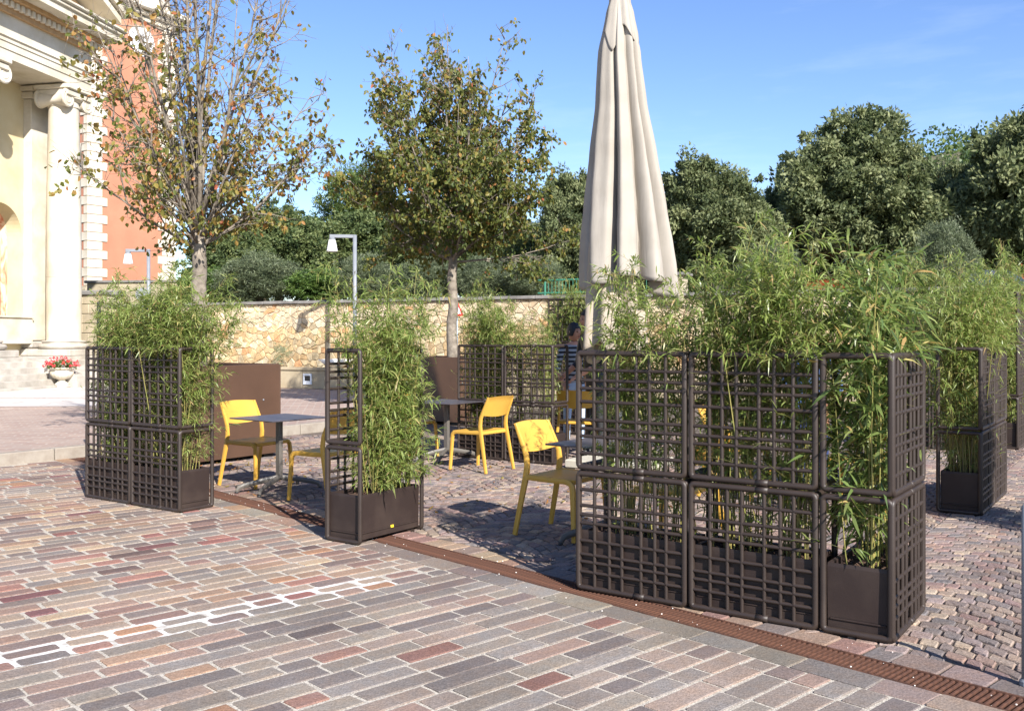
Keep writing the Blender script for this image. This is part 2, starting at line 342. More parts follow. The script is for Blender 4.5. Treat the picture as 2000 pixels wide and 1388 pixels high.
# fresco inside the niche: faded red-brown drawing on cream plaster, streaky
m_, n_, p_, o_ = new_mat('faded_fresco'); t_ = n_.nodes.new('ShaderNodeTexCoord'); q_ = n_.nodes.new('ShaderNodeMapping')
q_.inputs['Scale'].default_value = (2.2, 2.2, 0.7); n_.links.new(t_.outputs['Object'], q_.inputs['Vector'])
z_ = n_.nodes.new('ShaderNodeTexNoise'); z_.inputs['Scale'].default_value = 1.5; z_.inputs['Detail'].default_value = 8; z_.inputs['Distortion'].default_value = 1.6
n_.links.new(q_.outputs['Vector'], z_.inputs['Vector']); r_ = n_.nodes.new('ShaderNodeValToRGB')
r_.color_ramp.elements[0].position = 0.38; r_.color_ramp.elements[0].color = C4(lin(206, 120, 92)); r_.color_ramp.elements[1].position = 0.58; r_.color_ramp.elements[1].color = C4(lin(238, 208, 176))
n_.links.new(z_.outputs['Fac'], r_.inputs['Fac']); n_.links.new(r_.outputs['Color'], p_.inputs['Base Color']); p_.inputs['Roughness'].default_value = 0.9
M['fresco'] = m_

# paving seen far off (rows too small to tell apart)
def paving_mat(name, c1, c2, c3, mort, w, h, ang, msize=0.014, off=0.5):
    m, n, p, o = new_mat(name); g = n.nodes.new('ShaderNodeNewGeometry'); q = n.nodes.new('ShaderNodeMapping')
    q.inputs['Rotation'].default_value = (0, 0, ang); n.links.new(g.outputs['Position'], q.inputs['Vector'])
    b = n.nodes.new('ShaderNodeTexBrick'); b.offset = off; b.inputs['Scale'].default_value = 1.0
    b.inputs['Brick Width'].default_value = w; b.inputs['Row Height'].default_value = h; b.inputs['Mortar Size'].default_value = msize
    b.inputs['Mortar Smooth'].default_value = 0.3; b.inputs['Bias'].default_value = 0.0
    b.inputs['Color1'].default_value = C4(c1); b.inputs['Color2'].default_value = C4(c2); b.inputs['Mortar'].default_value = C4(mort)
    n.links.new(q.outputs['Vector'], b.inputs['Vector'])
    z = n.nodes.new('ShaderNodeTexNoise'); z.inputs['Scale'].default_value = 2.2; z.inputs['Detail'].default_value = 8; z.inputs['Roughness'].default_value = 0.7
    n.links.new(g.outputs['Position'], z.inputs['Vector'])
    r = n.nodes.new('ShaderNodeValToRGB'); r.color_ramp.elements[0].position = 0.42; r.color_ramp.elements[1].position = 0.68
    n.links.new(z.outputs['Fac'], r.inputs['Fac'])
    x = n.nodes.new('ShaderNodeMixRGB'); x.inputs[2].default_value = C4(c3); n.links.new(r.outputs['Color'], x.inputs[0]); n.links.new(b.outputs['Color'], x.inputs[1])
    n.links.new(x.outputs[0], p.inputs['Base Color']); p.inputs['Roughness'].default_value = 0.8
    bn = n.nodes.new('ShaderNodeBump'); bn.inputs['Strength'].default_value = 0.6; bn.inputs['Distance'].default_value = 0.01
    n.links.new(b.outputs['Fac'], bn.inputs['Height']); bn.invert = True; n.links.new(bn.outputs['Normal'], p.inputs['Normal'])
    return m
M['far_paving'] = paving_mat('far_porphyry_rows', lin(138, 112, 102), lin(166, 144, 130), lin(152, 136, 126), lin(170, 159, 148), 0.32, 0.14, R(-10), 0.016)
M['white_paving'] = paving_mat('white_stone_flags', lin(188, 182, 177), lin(200, 195, 191), lin(178, 171, 166), lin(150, 136, 128), 1.6, 0.8, R(-10), 0.02)

# ================================================================== GROUND
V2 = lambda x, y: np.array([x, y], float)
P0 = V2(2.167, 4.09); ED = V2(-0.684, 0.7295); ER = V2(0.7295, 0.684)       # drain line: along ED; ER points to the plaza side
UA = R(55.1); U = V2(math.cos(UA), math.sin(UA)); Vd = V2(math.sin(UA), -math.cos(UA))   # grid of the planters
K0 = V2(-6.1, 12.08)                                                            # a point on the kerb, which runs along U
def st(p): d = V2(p[0], p[1]) - P0; return d @ ED, d @ ER
def w_st(s, t): q = P0 + ED * s + ER * t; return (q[0], q[1])
def kerb_side(p): return (V2(p[0], p[1]) - K0) @ Vd        # > 0 : plaza / street side
def sheet(name, pts, z, m):
    b = MB(); b.add([(p[0], p[1], z) for p in pts], [tuple(range(len(pts)))]); return struct(b.build(name, m))

sheet('ground', [(-900, -300), (900, -300), (900, 1500), (-900, 1500)], -0.06, M['earth'])
ka, kb = K0 - U * 30, K0 + U * 45
street = sheet('street', [w_st(-30, -0.1), w_st(30, -0.1), w_st(30, -40), w_st(-30, -40)], -0.0045, M['mortar'])
plaza = sheet('plaza', [w_st(-30, 0.1), w_st(12, 0.1), tuple(K0 + U * 45), (60, 45), (60, -20)], -0.011, M['joint'])
# the raised forecourt beyond the kerb
fc = MB(); off = -Vd * 0.0
fpts = [tuple(ka - Vd * 0.14), tuple(kb - Vd * 0.14), (20, 60), (-70, 60), (-70, -30)]
fc.add([(p[0], p[1], 0.146) for p in fpts], [(0, 1, 2, 3, 4)])
forecourt = struct(fc.build('forecourt', M['far_paving']))
cw = [(-40, 17.5), (-7.9, 20.2), (-6.6, 23.5), (-9.2, 31.0), (-40, 36)]
sheet('church_pavement', cw, 0.1505, M['white_paving'])
# a few long stones of the old paving let into the white flags
for k, (x0, y0, L, w) in enumerate([(-12.5, 22.6, 3.2, .16), (-10.6, 23.4, 2.8, .2), (-10.2, 22.2, 3.0, .14), (-16.5, 19.0, 5.0, .28), (-12.6, 19.2, 3.2, .26)]):
    b = MB(); b.prism([(x0, y0), (x0 + L, y0 + L * 0.07), (x0 + L - .2, y0 + L * 0.07 + w), (x0 + .1, y0 + w)], 0.14, 0.156, 0.02, 0.003)
    o = b.build('paving_strip', M['far_paving']); struct(o)
# kerb stones
kerb = struct(MB().box((0, 0, -0.02), (.01, .01, .01)).build('kerb', M['kerb']))
rng = random.Random(5); pos = -9.0
while pos < 26:
    L = rng.uniform(0.75, 1.25); c = K0 + U * (pos + L / 2) - Vd * 0.07
    b = MB(); b.bbox((0, 0, 0), (L - 0.012, 0.155, 0.24), 0.012)
    b.build('kerb_stone', M['kerb'], kerb, loc=(c[0], c[1], 0.031 + rng.uniform(-.002, .002)), rz=UA); pos += L

# ---------------- street: porphyry blocks in rows square to the drain
def jitter_quad(rng, x0, x1, y0, y1, j):
    r = lambda: rng.uniform(-j, j)
    return [(x0 + r(), y0 + r()), (x1 + r(), y0 + r()), (x1 + r(), y1 + r()), (x0 + r(), y1 + r())]
def cut_corners(q, c):
    out = []
    n = len(q)
    for i in range(n):
        p, a, b = Vector(q[i]), Vector(q[i - 1]), Vector(q[(i + 1) % n])
        out.append(tuple(p + (a - p).normalized() * c)); out.append(tuple(p + (b - p).normalized() * c))
    return out
PAL_NEAR = [lin(116, 108, 101), lin(126, 114, 104), lin(106, 99, 95), lin(134, 118, 106), lin(120, 112, 102), lin(100, 92, 89), lin(132, 110, 98), lin(128, 120, 108), lin(114, 100, 95), lin(122, 116, 110)]
PAL_ACC_NEAR = [lin(146, 108, 78), lin(120, 86, 76), lin(146, 118, 94), lin(130, 98, 86), lin(88, 79, 77)]
PAL_FAR = [lin(132, 108, 94), lin(124, 98, 88), lin(140, 124, 106), lin(114, 102, 95), lin(142, 126, 110), lin(110, 95, 89), lin(134, 118, 104), lin(126, 118, 109), lin(138, 112, 90), lin(118, 110, 104)]
PAL_ACC_FAR = [lin(130, 84, 76), lin(112, 72, 68), lin(148, 110, 80), lin(144, 102, 88), lin(98, 80, 74), lin(158, 138, 110)]
rng = random.Random(11); bricks = []
s = -3.0; row = 0
while s < 16.0:
    h = 0.137 + rng.uniform(-.008, .008)
    band = 3.42 < s + h / 2 < 3.70
    far = s > 3.5
    jt = (0.044 if s > 3.5 else 0.028) if band else (0.020 if not far else 0.027)
    t = -0.30 - rng.uniform(0.0, 0.02) - (0.15 if rng.random() < .3 else 0)
    if abs(t + .30) > .1:      # short filler against the border row
        pass
    t = -0.305
    while t > -13:
        L = rng.choice([.2, .24, .27, .3, .34, .38, .46, .52]) * rng.uniform(.92, 1.08)
        if far: L = rng.choice([.19, .22, .26, .29, .33, .37]) * rng.uniform(.92, 1.08)
        if band: L = rng.uniform(.2, .3)
        if t == -0.305: L *= rng.uniform(.5, 1.0)
        ctr = w_st(s + h / 2, t - L / 2)
        if kerb_side(ctr) > 0.12 and in_view(ctr[0], ctr[1], 0, 500, 420) and ctr[1] < 14.5:
            acc = rng.random() < (0.08 if not far else 0.15)
            c = rng.choice((PAL_ACC_NEAR if acc else PAL_NEAR) if not far else (PAL_ACC_FAR if acc else PAL_FAR))
            k = rng.uniform(.95, 1.06); av = sum(c) / 3; c = tuple(min(1, max(.075, (x * .78 + av * .22) * k * 1.02) * w_) for x, w_ in zip(c, (1.035, .99, .975)))
            bricks.append((ctr, s + jt / 2, s + h - jt / 2, t - L + jt / 2, t - jt / 2, c))
        t -= L
    s += h; row += 1
# border row laid along the drain on both sides
s = -3.0
while s < 13.2:
    L = rng.uniform(.2, .42)
    ctr = w_st(s + L / 2, -.21)
    if kerb_side(ctr) > 0.1 and in_view(ctr[0], ctr[1], 0, 500, 420):
        c = rng.choice(PAL_NEAR if s < 3.6 else PAL_NEAR + PAL_FAR); k = rng.uniform(.9, 1.12)
        bricks.append((ctr, s + .004, s + L - .004, -.298, -.116, tuple(x * k for x in c)))
    s += L
bricks.sort(key=lambda b: b[0][1])
def on_screen(p): return in_view(p[0], p[1], 0, 6, 6)
vis = [b for b in bricks if on_screen(b[0])]; single = set(id(b) for b in vis[:300])
far_mb = MB()
for b in bricks:
    ctr, s0, s1, t0, t1, c = b
    inb = 3.44 < (s0 + s1) / 2 < 3.70
    q = jitter_quad(rng, s0, s1, t0, t1, .0038)
    q = cut_corners(q, rng.uniform(.003, .009) + (.010 if inb else 0))
    if id(b) in single or inb:
        jj = .0045 if inb else .0028; q2 = []
        for i_, p in enumerate(q):
            n_ = q[(i_ + 1) % len(q)]; q2.append(p); dl_ = math.hypot(n_[0] - p[0], n_[1] - p[1])
            if dl_ > .1:
                for f_ in ((.3, .65) if inb else (rng.uniform(.35, .65),)): q2.append((p[0] + (n_[0] - p[0]) * f_ + rng.uniform(-jj, jj), p[1] + (n_[1] - p[1]) * f_ + rng.uniform(-jj, jj) * .5))
        q = q2
    zt = rng.uniform(-.001, .0035)
    if id(b) in single:
        sc, tcn = (s0 + s1) / 2, (t0 + t1) / 2
        # local x along ED, local y along ER (right-handed needs y = -ER)
        mb = MB(); mb.prism([(x - sc, -(y - tcn)) for x, y in q][::-1], -.03, zt, .0035, .0028)
        o = mb.build('brick', M['brick'], street, loc=(ctr[0], ctr[1], 0), rz=math.atan2(ED[1], ED[0])); o.color = (*c, 1)
        
    else:
        far_mb.col = c
        far_mb.prism([w_st(x, y) for x, y in q][::-1], -.03, zt, .0035, .0028)
struct(far_mb.build('distant_bricks', M['brick_far'], street), 'stuff')
# white cement smeared along two rows of joints
wg = MB(); rng = random.Random(3)
def wavy(s0, amp, n=90, lo=-8.6, hi=-0.75): return [(s0 + amp * math.sin(i * 1.7) * rng.uniform(.2, 1), lo + (hi - lo) * i / n) for i in range(n + 1)]
a_, b_ = wavy(3.425, .03), wavy(3.735, .02)
vs = [(*w_st(x, y), -0.0015) for x, y in a_] + [(*w_st(x, y), -0.0015) for x, y in b_]; n_a = len(a_)
wg.add(vs, [(i, i + 1, n_a + i + 1, n_a + i) for i in range(n_a - 1)])
struct(wg.build('white_cement_band', M['white_grout'], street))

# ---------------- iron drain grate
drain = thing('drain_grate', 'long rusty iron drain grate running diagonally across the paving', 'drain grate')
pit = MB(); a0, a1 = w_st(-3.0, 0), w_st(13.1, 0)
dl = math.atan2(ED[1], ED[0]); droot = (P0[0], P0[1], 0)
drain.location = droot; drain.rotation_euler = (0, 0, dl)
pit.box((5.05, 0, -0.062), (16.2, .20, .06)); pit.build('gutter', M['pit'], drain)
for sg in (-1, 1):
    MB().bbox((5.05, sg * .104, -.018), (16.2, .014, .038), .003).build('side_rail', M['rust'], drain)
bar_m = MB().bbox((0, 0, 0), (.0145, .194, .03), .003).mesh('grate_bar', M['rust'])
cands = []; x = -2.9
while x < 13.0:
    cands.append(x); x += .029
grate_far = MB(); cnt = 0
for x in cands:
    p = w_st(x, 0)
    if on_screen(p) and cnt < 300 and p[1] < 11:
        o = obj('grate_bar', bar_m, drain, loc=(x, 0, -.0165)); o.rotation_euler = (rng.uniform(-.01, .01), rng.uniform(-.05, .05), rng.uniform(-.02, .02)); cnt += 1
    else: grate_far.box((x, 0, -.0165), (.0145, .194, .03))
struct(grate_far.build('distant_grate_bars', M['rust'], drain), 'stuff')
rng = random.Random(8); grit = MB()
for _ in range(120):
    p = w_st(rng.uniform(-.2, 9), rng.gauss(0, .16)); r_g = rng.uniform(.0015, .005) * (1.6 if rng.random() < .06 else 1)
    grit.lathe([(0.0, 0), (r_g, .2 * r_g), (r_g * .8, r_g), (0, r_g * 1.2)], 5, (p[0], p[1], .001))
o = grit.build('pale_grit', M['pebble']); struct(o, 'stuff'); tag(o, 'pale grit and crumbs scattered along the iron drain', 'grit')

# ---------------- plaza: setts in arcs
PAL_SETT = [lin(120, 104, 95), lin(133, 113, 100), lin(109, 99, 95), lin(126, 109, 104), lin(140, 120, 102), lin(115, 100, 93), lin(104, 97, 95), lin(135, 108, 93), lin(149, 131, 109), lin(126, 100, 93)]
rng = random.Random(21); setts = []
SW, NS, RH = 1.06, 10, .108
def arc(q, k, strip):
    xl = (strip + q) * SW; yl = k * RH + 0.30 * math.cos((q - .5) * math.pi) - 0.15
    p = V2(0.2, 5.0) + Vd * xl + U * yl; return (p[0], p[1])
for strip in range(-12, 10):
    joff = [rng.uniform(-.3, .3) for _ in range(200)]
    for k in range(-30, 110):
        cuts = [0] + [(i + rng.uniform(-.16, .16) + (.5 if k % 2 else 0)) / NS for i in range(1, NS)] + [1]
        for i in range(len(cuts) - 1):
            q0, q1 = cuts[i], cuts[i + 1]
            if q1 - q0 < .03: continue
            c = arc((q0 + q1) / 2, k + .5, strip); ss, tt = st(c)
            if tt < .33 or kerb_side(c) < .12 or c[1] > 15.5 or not in_view(c[0], c[1], 0, 420, 300): continue
            g = .0055 / SW; e = .05
            poly = [arc(q0 + g, k + e, strip), arc((q0 + q1) / 2, k + e + rng.uniform(-.04, .04), strip), arc(q1 - g, k + e, strip), arc(q1 - g, k + 1 - e, strip), arc(q0 + g, k + 1 - e, strip)]
            poly = [(x + rng.uniform(-.005, .005), y + rng.uniform(-.005, .005)) for x, y in poly]
            col = rng.choice(PAL_SETT); kk = rng.uniform(.9, 1.1) * 1.04; av = sum(col) / 3; col = tuple(x * .7 + av * w_ for x, w_ in zip(col, (.32, .295, .29)))
            setts.append((c, poly, tuple(x * kk for x in col)))
s = -3.0
while s < 11.5:                                     # border row on the plaza side
    L = rng.uniform(.14, .24)
    c = w_st(s + L / 2, .215)
    if kerb_side(c) > .12 and in_view(c[0], c[1], 0, 420, 300):
        col = rng.choice(PAL_SETT); poly = [w_st(s + .006, .12), w_st(s + L - .006, .12), w_st(s + L - .006, .318), w_st(s + .006, .318)]
        setts.append((c, poly, col))
    s += L
setts.sort(key=lambda b: b[0][1])
vis = [b for b in setts if on_screen(b[0])]; single = set(id(b) for b in vis[:300]); far_mb = MB()
def ccw(poly):
    a = sum(poly[i][0] * poly[(i + 1) % len(poly)][1] - poly[(i + 1) % len(poly)][0] * poly[i][1] for i in range(len(poly)))
    return poly if a > 0 else poly[::-1]
for b in setts:
    c, poly, col = b; poly = ccw(cut_corners(poly, .009)); zt = rng.uniform(-.005, .003)
    jz = lambda: rng.uniform(-.0022, .0022)
    if id(b) in single:
        mb = MB(); mb.prism([(x - c[0], y - c[1]) for x, y in poly], -.03, zt, .006, .006, jit=jz)
        o = mb.build('sett', M['sett'], plaza, loc=(c[0], c[1], 0)); o.color = (*col, 1)
    else:
        far_mb.col = col; far_mb.prism(poly, -.03, zt, .006, .006, jit=jz)
struct(far_mb.build('distant_setts', M['sett_far'], plaza), 'stuff')

# ================================================================== RETAINING WALL, BENCH, TERRACE
WL = V2(0.903, -0.43); WL = WL / np.linalg.norm(WL); WN = V2(-WL[1], WL[0])      # along the wall; WN points back
W0 = V2(-13.9, 31.85); W_LEN = 34.0; W_TOP = 2.62
def wp(a, b, z=0): q = W0 + WL * a + WN * b; return (q[0], q[1], z)
w_ang = math.atan2(WL[1], WL[0])
wall = thing('stone_retaining_wall', 'honey coloured rubble stone retaining wall with grey coping behind the terrace', 'stone wall', (*W0, 0), w_ang)
MB().box((W_LEN / 2, .36, W_TOP / 2 + .05), (W_LEN, .6, W_TOP - .1)).build('core', M['lime'], wall)
rng = random.Random(31)
pts = []
zz = .08; ri = 0
while zz < W_TOP + .1:
    aa = -.2 + (0.12 if ri % 2 else 0)
    while aa < W_LEN + .2:
        pts.append((aa + rng.uniform(-.09, .09), zz + rng.uniform(-.07, .07))); aa += rng.choice([.15, .2, .25, .32]) * (1.05 if zz < 1.2 else .85)
    zz += (.19 if zz < 1.2 else .155); ri += 1
P = np.array(pts)
def clip(poly, nx, ny, d):
    out = []
    for i in range(len(poly)):
        a, b = poly[i], poly[(i + 1) % len(poly)]; da, db = a[0] * nx + a[1] * ny - d, b[0] * nx + b[1] * ny - d
        if da <= 0: out.append(a)
        if da * db < 0: t = da / (da - db); out.append((a[0] + (b[0] - a[0]) * t, a[1] + (b[1] - a[1]) * t))
    return out
cells = []
for i, (px_, pz_) in enumerate(pts):
    d2 = (P[:, 0] - px_) ** 2 + (P[:, 1] - pz_) ** 2; nb = np.argsort(d2)[1:11]
    poly = [(px_ - .4, pz_ - .4), (px_ + .4, pz_ - .4), (px_ + .4, pz_ + .4), (px_ - .4, pz_ + .4)]
    for j in nb:
        dx, dz = P[j] - P[i]; L = math.hypot(dx, dz); nx, nz2 = dx / L, dz / L
        poly = clip(poly, nx, nz2, nx * (px_ + dx / 2) + nz2 * (pz_ + dz / 2) - rng.uniform(.002, .007))
        if len(poly) < 3: break
    poly = clip(poly, 0, 1, W_TOP - .01) if len(poly) >= 3 else poly
    poly = clip(poly, 0, -1, -.02) if len(poly) >= 3 else poly
    poly = clip(poly, -1, 0, 0) if len(poly) >= 3 else poly
    poly = clip(poly, 1, 0, W_LEN) if len(poly) >= 3 else poly
    if len(poly) >= 3: cells.append(((px_, pz_), poly))
PAL_RUB = [lin(180, 158, 122), lin(186, 166, 132), lin(172, 149, 115), lin(192, 174, 142), lin(174, 147, 110), lin(184, 160, 122), lin(168, 152, 124), lin(192, 178, 150)]
def wall_vis(c):
    x, y, _ = wp(c[0], 0); X = 1000 + x / y * 1850
    py = 662 - (c[1] - CAM_H) / y * 1850
    return (395 < X < 690 and py < 716) or (880 < X < 1145)
single = [c for c in cells if wall_vis(c[0])]; single.sort(key=lambda c: -abs(sum(c[1][i][0] * c[1][(i + 1) % len(c[1])][1] - c[1][(i + 1) % len(c[1])][0] * c[1][i][1] for i in range(len(c[1])))))
ids = set(id(c) for c in single[:300]); far_mb = MB()
for c in cells:
    (a, z), poly = c; col = rng.choice(PAL_RUB); k = rng.uniform(.9, 1.08)
    if z > 1.95: col = tuple(.55 * x + .45 * y for x, y in zip(col, lin(196, 184, 164)))      # upper courses are a greyer stone
    if rng.random() < .05: col = lin(182, 142, 104)
    col = tuple(min(.9, x * k) for x in col); depth = rng.uniform(.06, .08)
    if id(c) in ids:
        mb = MB(); mb.prism([(x - a, y - z) for x, y in ccw(poly)], 0, depth, .016, .012, jit=lambda: rng.uniform(-.01, .012))
        o = mb.build('stone', M['rubble'], wall, loc=(a, .06, z)); o.rotation_euler = (R(90), 0, 0); o.color = (*col, 1)
    else:
        far_mb.col = col; k0 = len(far_mb.v)
        far_mb.prism(ccw(poly), 0, depth, .016, .012, jit=lambda: rng.uniform(-.01, .012))
        far_mb.v[k0:] = [(x, .06 - zz_, y) for x, y, zz_ in far_mb.v[k0:]]
struct(far_mb.build('distant_stones', M['rubble_far'], wall), 'stuff')
a = 0
while a < W_LEN:
    L = rng.uniform(1.0, 1.7); MB().bbox((a + L / 2, .3, W_TOP + .045 + rng.uniform(-.004, .004)), (L - .012, .78, .09), .012).build('coping_slab', M['coping'], wall); a += L
# low stone bench in front of the wall
bench = thing('stone_bench', 'long low sandstone bench at the foot of the rubble wall', 'stone bench', (*wp(3.0, -.55)[:2], .15), w_ang)
a = 0
while a < 22:
    L = rng.uniform(.75, .95); MB().bbox((a + L / 2, 0, .26), (L - .01, .46, .52), .008).build('block', M['bench'], bench); a += L
a = 0
while a < 22:
    L = rng.uniform(1.2, 1.6); MB().bbox((a + L / 2, -.01, .562), (L - .01, .52, .08), .012).build('seat_slab', M['bench'], bench); a += L
# recessed light set into the bench front, stone bowl on the bench
def at_bench(px):           # point on the bench front at picture column px
    k = (px - 1000) / 1850; q0 = V2(*wp(3.0, -.78)[:2]); t = (k * q0[1] - q0[0]) / (WL[0] - k * WL[1]); q = q0 + WL * t; return q
q = at_bench(601)
sl = thing('recessed_light', 'small square white light box set in the bench front', 'light fitting', (q[0], q[1], .42), w_ang)
b = MB(); b.bbox((0, -.015, .13), (.30, .03, .06), .004); b.bbox((0, -.015, -.1), (.30, .03, .10), .004); b.bbox((-.125, -.0145, .025), (.05, .029, .16), .004); b.bbox((.125, -.0145, .025), (.05, .029, .16), .004)
b.build('frame', M['metal_light'], sl); MB().box((0, -.004, .025), (.22, .006, .16)).build('recess', M['black'], sl)
q = at_bench(643) + WN * .3
bowl = thing('stone_bowl', 'wide shallow white stone bowl standing on the sandstone bench', 'bowl', (q[0], q[1], .752))
MB().lathe([(0.12, 0), (.2, .02), (.36, .12), (.50, .24), (.47, .24), (.3, .14), (.0, .1)], 32).build('bowl_shell', M['white_enamel'], bowl, smooth=True)
MB().lathe([(.44, .2), (.0, .23)], 20).build('soil', M['soil'], bowl)

# terrace behind the wall, rising to a wooded hill
tg = MB(); nx_, ny_ = 60, 40; V = []
for j in range(ny_ + 1):
    for i in range(nx_ + 1):
        a = -60 + 200 * i / nx_; bb = .66 + (j / ny_) ** 2.2 * 420
        x, y, _ = wp(a, bb); z = 2.5 + .02 * min(bb, 40)
        d = math.hypot(x, y)
        if d > 70: z += 43 * min(1, (d - 70) / 170) ** 1.1 * (1 / (1 + math.exp(-(x / d - 0.22) * 14))) * (1 + .1 * x / d)
        if bb < 8: z += .12 * math.sin(a * 1.3) * min(1, bb / 2)
        V.append((x, y, z))
F = [(j * (nx_ + 1) + i, j * (nx_ + 1) + i + 1, (j + 1) * (nx_ + 1) + i + 1, (j + 1) * (nx_ + 1) + i) for j in range(ny_) for i in range(nx_)]
tg.add(V, F); struct(tg.build('terrace_ground', M['earth'], smooth=True))

# ================================================================== CHURCH
cz = .15; CX, CY = -14.9, 31.5; c_ang = math.atan2(.983, .186)
church = thing('church', 'cream stone church front with columns, dentilled cornice and pediment', 'church', (CX, CY, 0), c_ang)
BASE = 1.02
def part(name, m, f, parent=None, sm=None):
    b = MB(); f(b); o = b.build(name, m, parent or church)
    if sm: autosmooth(o, sm)
    return o
def volute(b, cx, cy, cz_, sx, r=.3):
    pts_ = []
    for i in range(34):
        t = i / 33; a = math.pi / 2 - sx * t * 2.3 * 2 * math.pi; rr = r * (1 - .86 * t)
        pts_.append((cx + rr * math.cos(a), cy, cz_ + rr * math.sin(a)))
    b.tube(pts_, [.055 * (1 - .5 * i / 33) for i in range(34)], 6, flat=(1, 1))
def column(x):
    c = part('column', M['church'], lambda b: b.lathe([(.54, 1.52), (.545, 3.6), (.535, 3.605), (.545, 3.61), (.53, 6.0), (.47, 9.2), (.50, 9.22), (.50, 9.3), (.47, 9.32), (.47, 9.45)], 36, (x, 0, 0)), sm=40)
    part('base', M['steps'], lambda b: (b.bbox((x, 0, BASE + .11), (1.56, 1.56, .22), .02), b.lathe([(.70, BASE + .22), (.76, BASE + .26), (.78, BASE + .32), (.75, BASE + .38), (.66, BASE + .40), (.64, BASE + .43), (.68, BASE + .46), (.67, BASE + .50), (.55, BASE + .51)], 36, (x, 0, 0))), c, 35)
    def cap(b):
        for yy in (-.5, .5):
            for sx in (-1, 1):
                volute(b, x + sx * .48, yy, 9.42, sx)
                b.lathe([(.0, -.0), (.0, .0)], 4, (x, yy, 9.4)) if False else None
        for sx in (-1, 1):
            b.tube([(x + sx * .48, -.52, 9.42), (x + sx * .48, -.3, 9.42), (x + sx * .48, 0, 9.42), (x + sx * .48, .3, 9.42), (x + sx * .48, .52, 9.42)], [.28, .22, .15, .22, .28], 18)
        b.bbox((x, 0, 9.62), (1.25, 1.16, .2), .03); b.bbox((x, 0, 9.80), (1.34, 1.3, .16), .03)
        b.lathe([(.5, 9.42), (.6, 9.5), (.55, 9.56)], 28, (x, 0, 0))
    part('capital', M['church'], cap, c, 40)
for x in (0, -3.9): column(x)
# wall behind with its niche
NX, NR, NZ0, NZS = -1.52, .98, 2.25, 4.95
def wallf(b):
    y0, y1 = 1.16, 1.8
    b.box(((NX + NR + 1.1) / 2, (y0 + y1) / 2, 5.45), (1.1 - (NX + NR), y1 - y0, 8.96))
    b.box(((NX - NR - 10) / 2, (y0 + y1) / 2, 5.45), ((NX - NR) + 10, y1 - y0, 8.96))
    b.box((NX, (y0 + y1) / 2, (NZ0 + .97) / 2), (2 * NR, y1 - y0, NZ0 - .97))
    n = 24; arcp = [(NX + NR * math.cos(math.pi * i / n), NZS + NR * math.sin(math.pi * i / n)) for i in range(n + 1)]
    V = []; F = []
    for (x, z) in arcp: V += [(x, y0, z), (x, y0, 9.93), (x, y1, z)]
    for i in range(n):
        k = i * 3; F += [(k, k + 1, k + 4, k + 3), (k, k + 3, k + 5, k + 2)]
    b.add(V, F)
part('wall', M['church_wall'], wallf)
def niche(b):
    n = 20; y0 = 1.70; V = []; F = []; lv = [NZ0 + (NZS - NZ0) * i / 4 for i in range(5)]
    for z in lv:
        for i in range(n + 1):
            a = math.pi * i / n; V.append((NX + NR * math.cos(a), y0 + NR * .8 * math.sin(a), z))
    for j in range(1, 9):
        e = math.pi / 2 * j / 8
        for i in range(n + 1):
            a = math.pi * i / n; V.append((NX + NR * math.cos(e) * math.cos(a), y0 + NR * .8 * math.cos(e) * math.sin(a), NZS + NR * math.sin(e)))
    for j in range(12):
        for i in range(n): k = j * (n + 1) + i; F.append((k, k + 1, k + n + 2, k + n + 1))
    b.add(V, F); b.box((NX, y0 + .35, NZ0 - .04), (2 * NR, .9, .08))
o = part('niche', M['fresco'], niche, sm=60)
part('ledge', M['church'], lambda b: (b.bbox((NX, .98, NZ0 - .42), (2 * NR + .1, .4, .84), .02), b.bbox((NX, .96, NZ0 + .03), (2 * NR + .1, .46, .06), .01)))
for x in (0, -3.9):
    pl = part('pilaster', M['church'], lambda b: b.bbox((x, 1.02, 5.5), (.92, .3, 7.95), .015))
    part('base', M['steps'], lambda b: (b.bbox((x, 1.0, 1.14), (1.26, .5, .22), .02), b.bbox((x, 1.0, 1.38), (1.14, .44, .24), .05)), pl)
    part('capital', M['church'], lambda b: (b.bbox((x, .98, 9.6), (1.1, .46, .22), .03), b.bbox((x, .98, 9.8), (1.24, .6, .16), .02)), pl)
# entablature
XE, XS = .74, -11.0; xm, xl = (XE + XS) / 2, XE - XS
ent = part('entablature', M['church'], lambda b: (b.box((xm, .33, 10.05), (xl, 1.66, .25)), b.box((xm, .32, 10.29), (xl + .03, 1.7, .22)), b.box((xm, .31, 10.45), (xl + .06, 1.74, .11)), b.bbox((xm, .29, 10.54), (xl + .12, 1.8, .07), .03), b.box((xm, .34, 10.9), (xl + .01, 1.68, .66))))
part('bed_moulding', M['church_brown'], lambda b: (b.box((xm, .3, 11.30), (xl + .16, 1.86, .14)), b.box((xm, .3, 11.47), (xl + .22, 1.92, .2)), b.box((xm, .2, 11.63), (xl + .5, 2.2, .12))), ent)
dm = MB().bbox((0, 0, 0), (.13, .13, .19), .008).mesh('dentil', M['church'])
x = XE + .1
while x > -5.0: obj('dentil', dm, ent, loc=(x, -.715, 11.47)); x -= .235
part('cornice', M['church'], lambda b: (b.box((xm, .0, 11.79), (xl + .95, 2.7, .2)), b.bbox((xm, -.03, 11.95), (xl + 1.05, 2.8, .12), .03), b.bbox((xm, -.06, 12.07), (xl + 1.2, 2.9, .12), .04)), ent)
part('ceiling', M['church_brown'], lambda b: b.box((xm, 1.0, 9.98), (xl - .02, .5, .08)), ent)
